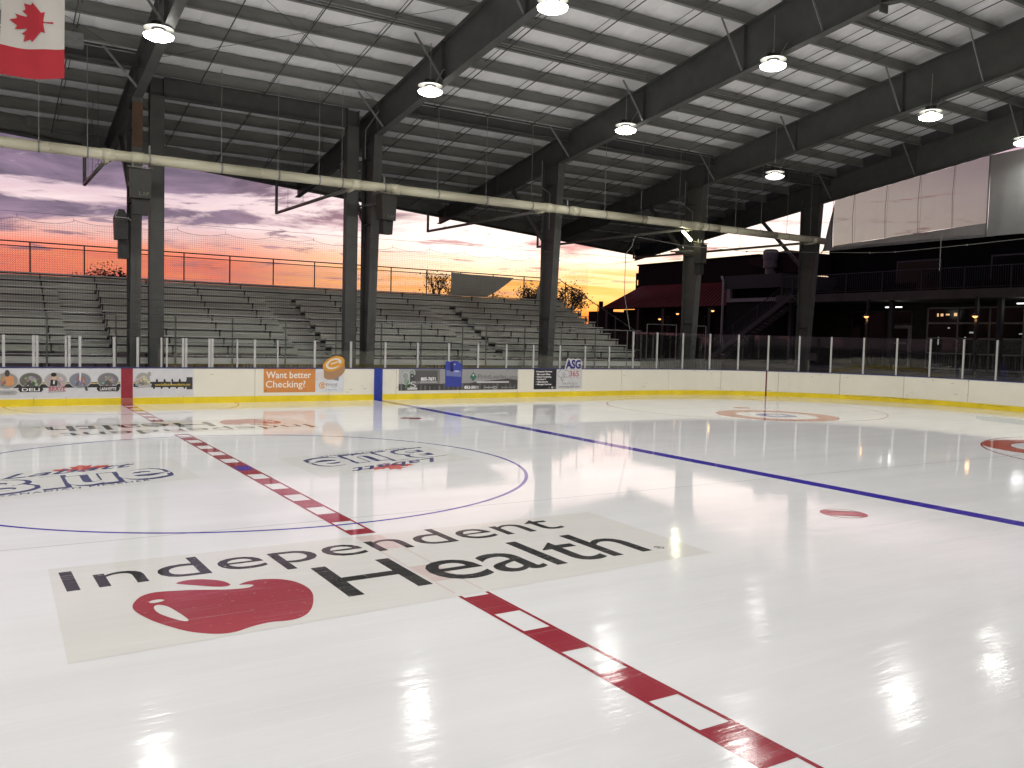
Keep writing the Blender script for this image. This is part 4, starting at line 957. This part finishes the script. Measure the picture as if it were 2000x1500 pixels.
# leaf, stem pointing right: built as a triangulated sheet that follows the folds
lv = []; bm_ = bmesh.new()
vs_ = [bm_.verts.new((x, y, 0)) for x, y in MAPLE]; fc = bm_.faces.new(vs_); bmesh.ops.triangulate(bm_, faces=[fc])
bmesh.ops.subdivide_edges(bm_, edges=bm_.edges[:], cuts=3, use_grid_fill=True); bmesh.ops.triangulate(bm_, faces=bm_.faces[:])
for off, nm in ((.008, 'maple_leaf'), (-.014, 'maple_leaf')):
    me = bpy.data.meshes.new(nm); bm_.to_mesh(me)
    for v in me.vertices:
        lx, ly = v.co.x, v.co.y; v.co = fp(.47-ly*.34, .505-lx*.17/.9, off)
    me.materials.append(FR); link(nm, me, fl)
bm_.free()
MB().tube((-.5, 0, 7.26), (.5, 0, 7.30), .012).build('hanging_pole', GALV, fl)
MB().tube((-.38, 0, 7.26), (-.38, 0, 11.9), .006, n=5).tube((.38, 0, 7.3), (.38, 0, 11.9), .006, n=5).build('cord', STEELD, fl)

# ================================================================== GABLE CURTAINS
VIN = glass_mat('clear_vinyl', (.37, .37, .345), .22, (.38, .355, .345), .6, .08); HEM = glass_mat('grey_vinyl_hem', (.16, .17, .16), .80, (.30, .31, .29), .7, .08); GRY = glass_mat('milky_vinyl', (.10, .11, .11), 1.0, (.30, .31, .29), .8, .05)
cu = thing('vinyl_curtain', 'clear vinyl curtain with a grey hem hanging under the far girder at right', 'curtain')
CXE = 31.35
def cur(y0, y1, zb0, zb1, zt0, zt1, m, name, parent, amp=.05, n=24):
    v = []; f = []
    for j in range(7):
        for i in range(n+1):
            t = i/n; y = y0+(y1-y0)*t; zb_ = zb0+(zb1-zb0)*t; zt_ = zt0+(zt1-zt0)*t
            v.append((CXE+amp*math.sin(y*2.1+j*.5)*(1-j/7)+.02*math.sin(y*9), y, zb_+(zt_-zb_)*j/6))
    for j in range(6):
        for i in range(n): a = j*(n+1)+i; f.append((a, a+1, a+n+2, a+n+1))
    me = bpy.data.meshes.new(name); me.from_pydata(v, [], f); me.update(); me.materials.append(m)
    for p in me.polygons: p.use_smooth = True
    return link(name, me, parent)
zg = lambda y: zbot(y)+.05
ycl = [13.45, 12.3, 10.6, 9.0, 7.45, 6.03]
for a, b in zip(ycl, ycl[1:]):
    za = 6.95+(13.45-a)*.052; zb_ = 6.95+(13.45-b)*.052
    cur(a+.006, b-.006, za, zb_, zg(a), zg(b), VIN, 'clear_panel', cu, .08, n=10)
    MB().path([(CXE-.09, a, za), (CXE-.10, a+.05, (za+zg(a))/2), (CXE-.09, a, zg(a))], .010).build('lace_cord', DARKG, cu)
cur(13.45, 6.03, 6.74, 6.77, 6.95, 7.33, HEM, 'hem', cu)
MB().tube((CXE, 6.03, 6.77), (CXE, 6.03, zg(6.03)), .03).build('seam_pole', HEM, cu)
cur(14.0, 13.46, 6.72, 6.74, 6.9, zg(13.46)-.05, GRY, 'side_fold', cu, .1)
cu2 = thing('milky_curtain', 'milky grey plastic curtain at the right edge under the far girder', 'curtain')
cur(6.0, -3, 6.77, 6.80, zg(6), zg(3), GRY, 'sheet', cu2, .09, 40)
cur(-3.0, -13.5, 6.80, 6.80, zg(3), zg(13.5), GRY, 'sheet', cu2, .09, 30)
for y in (4.2, 2.0, -1): MB().path([(CXE-.06, y, 6.8), (CXE-.06, y+.1, 8.2), (CXE-.04, y, zg(y))], .008).build('lace_cord', TRIM, cu2)

# ================================================================== CLUBHOUSE AT THE END
cb = thing('clubhouse', 'dark two-storey clubhouse with a railed deck behind the far end of the rink', 'building')
g = MB(); g.box(33.5, 60, -25, 33, -.05, .9); struct(g.build('raised_patio', mat('patio_concrete', (.07, .068, .063), .85, 0, .25, 1.0)))
MB().box(40.0, 46, -16, 24.4, 4.80, 5.28).build('deck_slab', mat('deck_fascia', (.085, .082, .07), .8, 0, .2, 1), cb)
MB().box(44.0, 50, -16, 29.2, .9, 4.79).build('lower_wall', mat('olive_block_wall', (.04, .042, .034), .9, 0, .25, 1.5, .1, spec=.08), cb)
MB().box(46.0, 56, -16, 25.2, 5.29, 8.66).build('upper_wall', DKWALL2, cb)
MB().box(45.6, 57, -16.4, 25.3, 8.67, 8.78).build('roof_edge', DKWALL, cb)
for i, (ya, yb_, col) in enumerate(((17, 20, TRIM), (12, 14, WIN), (8, 11, WIN), (2, 6, WIN))):
    f_ = MB().box(45.95, 45.99, ya, yb_, 5.6, 7.6).build('window', TRIM, cb); MB().box(45.93, 45.948, ya+.1, yb_-.1, 5.7, 7.5).build('pane', WIN, f_)
# deck railing
for y0, y1 in ((-10, 24.2),):
    MB().tube((40.1, y0, 6.42), (40.1, y1, 6.42), .03).build('deck_rail', DARKG, cb); MB().tube((40.1, y0, 5.38), (40.1, y1, 5.38), .02).build('deck_rail', DARKG, cb)
    m_ = MB(); y = y0
    while y < y1: m_.box(40.09, 40.11, y, y+.02, 5.38, 6.42); y += .12
    stuff(m_.build('balusters', DARKG, cb))
for i in range(12): MB().box(40.06, 40.14, 24.0-i*2.4, 24.08-i*2.4, 5.28, 6.46).build('rail_post', DARKG, cb)
for ya, yb_ in ((20.2, 14.8), (11.6, 2)): MB().box(40.16, 40.2, yb_, ya, 5.3, 5.75).build('planter_board', DKWALL, cb)
# deck posts
for y in (23.4, 16.3, 10.2, 3.5): MB().box(40.2, 40.45, y-.12, y+.12, .9, 4.79).build('deck_post', DARKG, cb)
# glazed overhead doors
WGL = WIN
def window_grid(y0, y1, z0, z1, ny, nz, x=43.96):
    f_ = MB()
    for i in range(ny+1): yy = y0+(y1-y0)*i/ny; f_.box(x-.05, x, yy-.05, yy+.05, z0, z1)
    for j in range(nz+1): zz_ = z0+(z1-z0)*j/nz; f_.box(x-.052, x-.001, y0-.05, y1+.05, zz_-.05, zz_+.05)
    fo = f_.build('overhead_door', TRIM2, cb)
    for i in range(ny):
        for j in range(nz):
            a = y0+(y1-y0)*i/ny; b = y0+(y1-y0)*(i+1)/ny; c_ = z0+(z1-z0)*j/nz; d_ = z0+(z1-z0)*(j+1)/nz
            MB().box(x-.012, x-.006, a+.05, b-.05, c_+.05, d_-.05).build('pane', WIN, fo)
    return fo
fo = window_grid(16.4, 5.4, 1.0, 4.50, 6, 4); window_grid(3.8, -7.2, 1.0, 4.50, 6, 4)
GLOW = emis('warm_interior_glow', (1, .62, .30), .9); GLOWP = emis('pale_interior_glow', (.8, .85, .8), .35)
for y, z_, a_, b_, m2 in ((13.6, 4.1, .06, .12, GLOW), (13.35, 4.1, .10, .10, GLOW), (13.0, 4.12, .14, .06, GLOW), (12.5, 4.12, .16, .12, GLOW), (12.9, 3.35, .08, .05, GLOWP), (11.9, 2.7, .06, .2, GLOWP), (11.5, 3.1, .22, .06, GLOWP), (8.7, 3.05, .3, .04, GLOWP), (13.5, 2.6, .05, .3, GLOWP), (6.6, 4.2, .3, .05, GLOWP)):
    MB().box(43.94, 43.945, y+2.2-a_/2*1.6, y+2.2+a_/2*1.6, z_-b_/2*1.5, z_+b_/2*1.5).build('interior_light', m2, cb)
# entrance door and side panels
dr = MB().box(43.93, 43.99, 17.4, 18.9, .92, 3.5).build('door', TRIM2, cb); MB().box(43.91, 43.928, 17.65, 18.65, 1.1, 3.3).build('pane', WIN, dr); MB().box(43.895, 43.909, 17.7, 18.6, 2.35, 2.5).build('push_bar', TRIM2, dr)
for y0 in (19.3, 20.6): f_ = MB().box(43.95, 43.99, y0, y0+1.0, .92, 4.4).build('window', TRIM, cb); MB().box(43.93, 43.948, y0+.08, y0+.92, 1.0, 4.3).build('pane', WIN, f_)
f_ = MB().box(43.95, 43.99, 17.4, 18.9, 3.55, 4.4).build('window', TRIM, cb); MB().box(43.93, 43.948, 17.5, 18.8, 3.62, 4.3).build('pane', WIN, f_)
# pale wing with a band opening, downpipe, canopy
GW = mat('grey_stucco', (.05, .052, .045), .85, 0, .15, 1)
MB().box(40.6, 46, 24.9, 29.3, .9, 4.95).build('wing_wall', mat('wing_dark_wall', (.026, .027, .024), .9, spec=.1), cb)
MB().box(40.45, 46, 24.5, 29.4, 5.85, 6.75).build('wing_fascia', GW, cb); MB().box(40.45, 40.6, 24.6, 29.2, 4.96, 5.2).build('wing_sill', TRIM2, cb)
MB().box(41.2, 46, 24.5, 29.35, 5.0, 5.84).build('wing_recess', DKWALL, cb); MB().box(40.44, 40.62, 28.85, 29.15, 5.2, 5.85).build('wing_jamb', TRIM2, cb)
MB().path([(40.3, 29.55, 6.75), (40.3, 29.35, 6.4), (40.3, 29.35, .9)], .085, 10).build('downpipe', mat('pale_downpipe', (.34, .35, .31), .5), cb)
m_ = MB(); m_.prism([(44.5, 31.05, 8.35), (44.5, 31.0, 7.95), (44.5, 28.6, 7.3), (44.5, 25.0, 7.0), (44.5, 24.9, 8.3), (44.5, 27.5, 8.75)], (6, 0, 0)); m_.build('canopy_roof', mat('maroon_canopy', (.03, .014, .014), .7, spec=.1), cb)
MB().lathe((44.0, 28.55, 6.95), [(.35, 0), (.35, .55), (.50, .56), (.50, .75), (.48, .76), (.48, 1.15), (.53, 1.16), (.53, 1.75), (.40, 1.85), (0, 1.85)], 20).build('roof_vent', mat('vent_metal', (.14, .135, .14), .5, .3), cb)
# stairs
sc_ = thing('outdoor_staircase', 'dark steel staircase with railings climbing to the deck left end', 'stairs')
s0, s1 = Vector((38.6, 29.0, .9)), Vector((39.4, 22.6, 5.2)); NS = 22
for q in (0, 1.1):
    MB().bar(s0+Vector((q, 0, .0)), s1+Vector((q, 0, .0)), .06, .30).build('stringer', mat('stair_steel', (.075, .075, .07), .7), sc_)
    MB().tube(s0+Vector((q, 0, 1.05)), s1+Vector((q, 0, 1.05)), .03).build('handrail', DARKG, sc_); MB().tube(s0+Vector((q, 0, .25)), s1+Vector((q, 0, .25)), .02).build('handrail', DARKG, sc_)
    m_ = MB()
    for i in range(45): p = s0+(s1-s0)*(i/44)+Vector((q, 0, 0)); m_.box(p.x-.01, p.x+.01, p.y-.01, p.y+.01, p.z+.2, p.z+1.05)
    stuff(m_.build('balusters', DARKG, sc_))
    for t_ in (0, .33, .62, 1): p = s0+(s1-s0)*t_+Vector((q, 0, 0)); MB().box(p.x-.035, p.x+.035, p.y-.035, p.y+.035, p.z, p.z+1.1).build('rail_post', DARKG, sc_)
for i in range(NS): p = s0+(s1-s0)*((i+.5)/NS); MB().box(p.x, p.x+1.1, p.y-.14, p.y+.14, p.z+.05, p.z+.09).build('tread', mat('tread_steel', (.05, .05, .05), .7) if i == 0 else bpy.data.materials['tread_steel'], sc_)
# ceiling tube lights under the deck
for i, (y, z_, lb) in enumerate(((16.6, 4.42, 'white tube light under the deck left of the entrance door'), (9.2, 4.50, 'white tube light under the deck above the glazed doors at right'))):
    t = thing('tube_light', lb, 'lamp', (40.9, y, z_), 0, 'tube lights under the deck')
    MB().box(-.05, .05, -.5, .5, 0, .05).build('tube', TUBEW, t); MB().box(-.07, .07, -.55, .55, .051, .09).build('housing', TRIM, t); MB().tube((0, 0, .09), (0, 0, .36), .008).build('hanger_rod', TRIM, t)
    q = bpy.data.lights.new('tube_glow', 'POINT'); q.energy = 9; q.shadow_soft_size = .3; qo = bpy.data.objects.new('tube_glow', q); C.objects.link(qo); qo.parent = t; qo.location = (0, 0, -.15)
BULB = emis('orange_bulb', (1, .42, .13), 3.2); SHD = mat('black_lamp_shade', (.02, .02, .02), .5)
def barn(loc, lb, s_=1.0):
    t = thing('wall_lantern', lb, 'lamp', loc, 0, 'small orange lanterns on the far buildings')
    MB().lathe((0, 0, 0), [(0, .16*s_), (.05*s_, .15*s_), (.20*s_, .03*s_), (.21*s_, .0)], 16).build('lamp_shade', SHD, t, True); MB().lathe((0, 0, 0), [(0, -.10*s_), (.07*s_, -.075*s_), (.12*s_, -.02*s_), (.12*s_, .0), (0, .01)], 14).build('bulb', BULB, t, True)
    MB().path([(0, 0, .15*s_), (0, 0, .3), (.5, 0, .3)], .012).build('arm', SHD, t)
    q = bpy.data.lights.new('lantern_glow', 'POINT'); q.energy = 3; q.color = (1, .5, .2); q.shadow_soft_size = .1; qo = bpy.data.objects.new('lantern_glow', q); C.objects.link(qo); qo.parent = t; qo.location = (0, 0, -.2)
    return t
barn((38.0, 16.25, 3.82), 'orange lantern left of the entrance door under the deck'); barn((38.0, 10.15, 3.80), 'orange lantern in front of the glazed doors at the right edge')
for y in (16.25, 10.15): tag(MB().box(38.05, 38.2, y-.07, y+.07, .9, 4.75).build('lantern_post', SHD), 'dark post carrying the orange lantern '+('left of the entrance' if y > 12 else 'before the glazed doors'), 'post')
# patio fence
pf = thing('patio_fence', 'low black picket fence on the patio in front of the glazed doors', 'fence')
m_ = MB(); y = -10.0
while y < 15: m_.box(36.0, 36.02, y, y+.02, .95, 1.9); y += .13
stuff(m_.build('pickets', SHD, pf)); MB().tube((36, -10, 1.9), (36, 15, 1.9), .02).build('rail', SHD, pf); MB().tube((36, -10, 1.0), (36, 15, 1.0), .02).build('rail', SHD, pf)
tag(MB().box(36.3, 36.34, 18.1, 18.7, 1.3, 1.72).build('notice_board', mat('pale_notice', (.12, .12, .11), .7)), 'small pale notice left of the entrance door', 'sign')

# red-roofed pavilion house
rh = thing('red_roof_house', 'low house with a red standing-seam roof against the sunset', 'building')
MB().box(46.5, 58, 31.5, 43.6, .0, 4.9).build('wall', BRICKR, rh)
MB().box(46.5, 46.9, 49.75, 51.4, 0, 5.1).build('wall', BRICKR, rh); MB().box(46.5, 46.9, 43.6, 47.75, 0, 4.9).build('wall', BRICKR, rh); MB().box(46.5, 46.9, 47.75, 49.75, 0, 3.35).build('wall', BRICKR, rh)
MB().box(46.3, 46.9, 31, 49.9, 4.97, 5.12).build('eave_beam', DKWALL, rh)
MB().prism([(45.0, 49.2, 4.98), (45.0, 31.0, 4.98), (47.6, 31.0, 6.9), (47.6, 46.6, 7.05)], (.0, 0, .06)).build('roof', REDROOF, rh)
rid = bpy.data.objects['roof']
y = 31.2
while y < 49.1:
    yt = min(y, 46.5); MB().bar((44.99, y, 5.06), (47.59, yt if y < 46.5 else 46.5, 7.0), .05, .07).build('seam', REDROOF, rh); y += .42
MB().box(47.62, 54, 33.0, 47.2, 6.6, 8.9).build('parapet', mat('parapet_brick', (.018, .014, .013), .9, spec=.1), rh); MB().box(47.55, 54, 32.9, 47.35, 8.91, 9.05).build('coping', DKWALL, rh)
for y in (48.6, 44.2, 41, 38.2, 35.6, 33): MB().box(45.2, 45.5, y-.15, y+.15, 0, 4.9).build('porch_post', SHD, rh)
for y in (41.9, 36.9): f_ = MB().box(46.44, 46.49, y-.5, y+.5, 2.4, 4.3).build('window', TRIM, rh); MB().box(46.42, 46.438, y-.42, y+.42, 2.48, 4.22).build('pane', WIN, f_)
MB().box(46.40, 46.41, 42.0, 42.25, 3.1, 3.5).build('interior_light', GLOW, rh)
barn((44.8, 40.9, 4.0), 'orange lantern under the red roof, left one'); barn((44.8, 38.75, 4.42), 'orange lantern under the red roof beside the far column, its left side'); barn((43.5, 33.5, 4.55), 'orange lantern under the red roof, right of the far column')
bh = thing('flat_roof_block', 'dark flat-roofed block with one glowing window above the red roof', 'building')
MB().box(60, 75, 50.1, 62.4, 0, 9.75).build('wall', DKWALL2, bh); MB().box(59.8, 63, 56.5, 60.8, 9.0, 10.2).build('roof_box', DKWALL2, bh); MB().box(59.9, 75, 49.2, 50, 0, 9.3).build('wall', DKWALL2, bh)
f_ = MB().box(59.93, 59.99, 60.7, 62.1, 8.3, 9.0).build('window', TRIM, bh); MB().box(59.90, 59.928, 60.78, 62.02, 8.36, 8.94).build('pane', emis('lit_window', (1, .42, .10), 1.5), f_)
MB().box(59.86, 59.895, 61.35, 61.45, 8.36, 8.94).build('mullion', TRIM, bh)
MB().path([(59.7, 59.6, 9.7), (59.7, 59.0, 9.7), (59.7, 59.0, 8.5), (59.7, 59.6, 8.5)], .05).build('pipe_loop', TRIM2, bh)
ch = thing('low_brick_shed', 'low dark shed and chimney against the glow right of the bleachers', 'building')
MB().box(47.2, 50, 51.6, 54.0, 0, 4.85).build('wall', BRICKR, ch); MB().box(47.2, 47.5, 52.1, 52.4, 4.5, 5.8).build('chimney', BRICKR, ch)

# ================================================================== TREES (silhouettes beyond the stand)
def tree(loc, h, spread, label, dense=1.0, seed=1, trunk=.18, lean=0):
    rnd = random.Random(seed); t = thing('bare_tree', label, 'tree', loc, 0, 'trees beyond the bleachers')
    mbt = MB(); tips = []
    def grow(p, dr, ln, rr, lv_):
        q = p+dr*ln; mbt.tube(p, q, rr, rr*.65, n=5, caps=False)
        if lv_ == 0: tips.append(q); return
        for _ in range(3 if lv_ > 1 else 4):
            nd = (dr+Vector((rnd.uniform(-1, 1), rnd.uniform(-1, 1), rnd.uniform(-.35, .75)))*spread).normalized()
            grow(q, nd, ln*rnd.uniform(.6, .85), rr*.6, lv_-1)
        tips.append(q)
    grow(Vector((0, 0, 0)), Vector((lean, 0, 1)), h*.36, trunk, 5)
    mbt.build('trunk', TREE_B, t)
    lf = MB()
    for q in tips:
        for _ in range(int(9*dense)):
            if rnd.random() > dense: continue
            c = q+Vector((rnd.gauss(0, .28), rnd.gauss(0, .28), rnd.gauss(0, .25))); a = Vector((rnd.uniform(-1, 1), rnd.uniform(-1, 1), rnd.uniform(-1, 1))).normalized()*.09; b = a.orthogonal().normalized()*.06
            k_ = len(lf.v); lf.v += [tuple(c-a), tuple(c+b), tuple(c+a), tuple(c-b)]; lf.f.append((k_, k_+1, k_+2, k_+3))
    me = bpy.data.meshes.new('crown'); me.from_pydata(lf.v, [], lf.f); me.materials.append(LEAF); link('crown', me, t)
    return t
tree((26.7, 45, 0), 6.0, .62, 'bare dark tree left of the grey windscreen cloth', .35, 3)
tree((35.6, 45, 0), 5.0, .6, 'leafy dark tree left of the middle column above the stand', .9, 5)
tree((37.9, 45, 0), 4.9, .5, 'leafy tree right of the middle column above the end rail', .9, 8)
tree((38.9, 46, 0), 3.6, .55, 'low leafy tree near the red roof, lit by the sunset', .8, 11)
tree((3.4, 45, 0), 4.5, .7, 'low bushy tree top just above the stand at left', 1.0, 13)
tree((31.5, 47, 0), 4.7, .6, 'small tree behind the torn windscreen cloth', .5, 17)
tree((36.8, 50, 0), 4.6, .7, 'broad tree behind the leafy pair by the middle column', 1.0, 21)
tree((58, 60.5, 0), 4.4, .7, 'tree seen through the opening of the red-roofed house', .9, 23)
g = MB()
for i in range(60):
    a = math.radians(20+i*1.6); a2 = math.radians(20+(i+1)*1.6); h0 = 3+1.2*math.sin(i*1.7)+.8*math.sin(i*.6)
    g.prism([(150*math.cos(a), 150*math.sin(a), -1), (150*math.cos(a2), 150*math.sin(a2), -1), (150*math.cos(a2), 150*math.sin(a2), h0), (150*math.cos(a), 150*math.sin(a), h0+.3)], (2*math.cos(a), 2*math.sin(a), 0))
o = g.build('distant_treeline', LEAF); stuff(o); o['label'] = 'low dark line of distant trees along the horizon'; o['category'] = 'treeline'
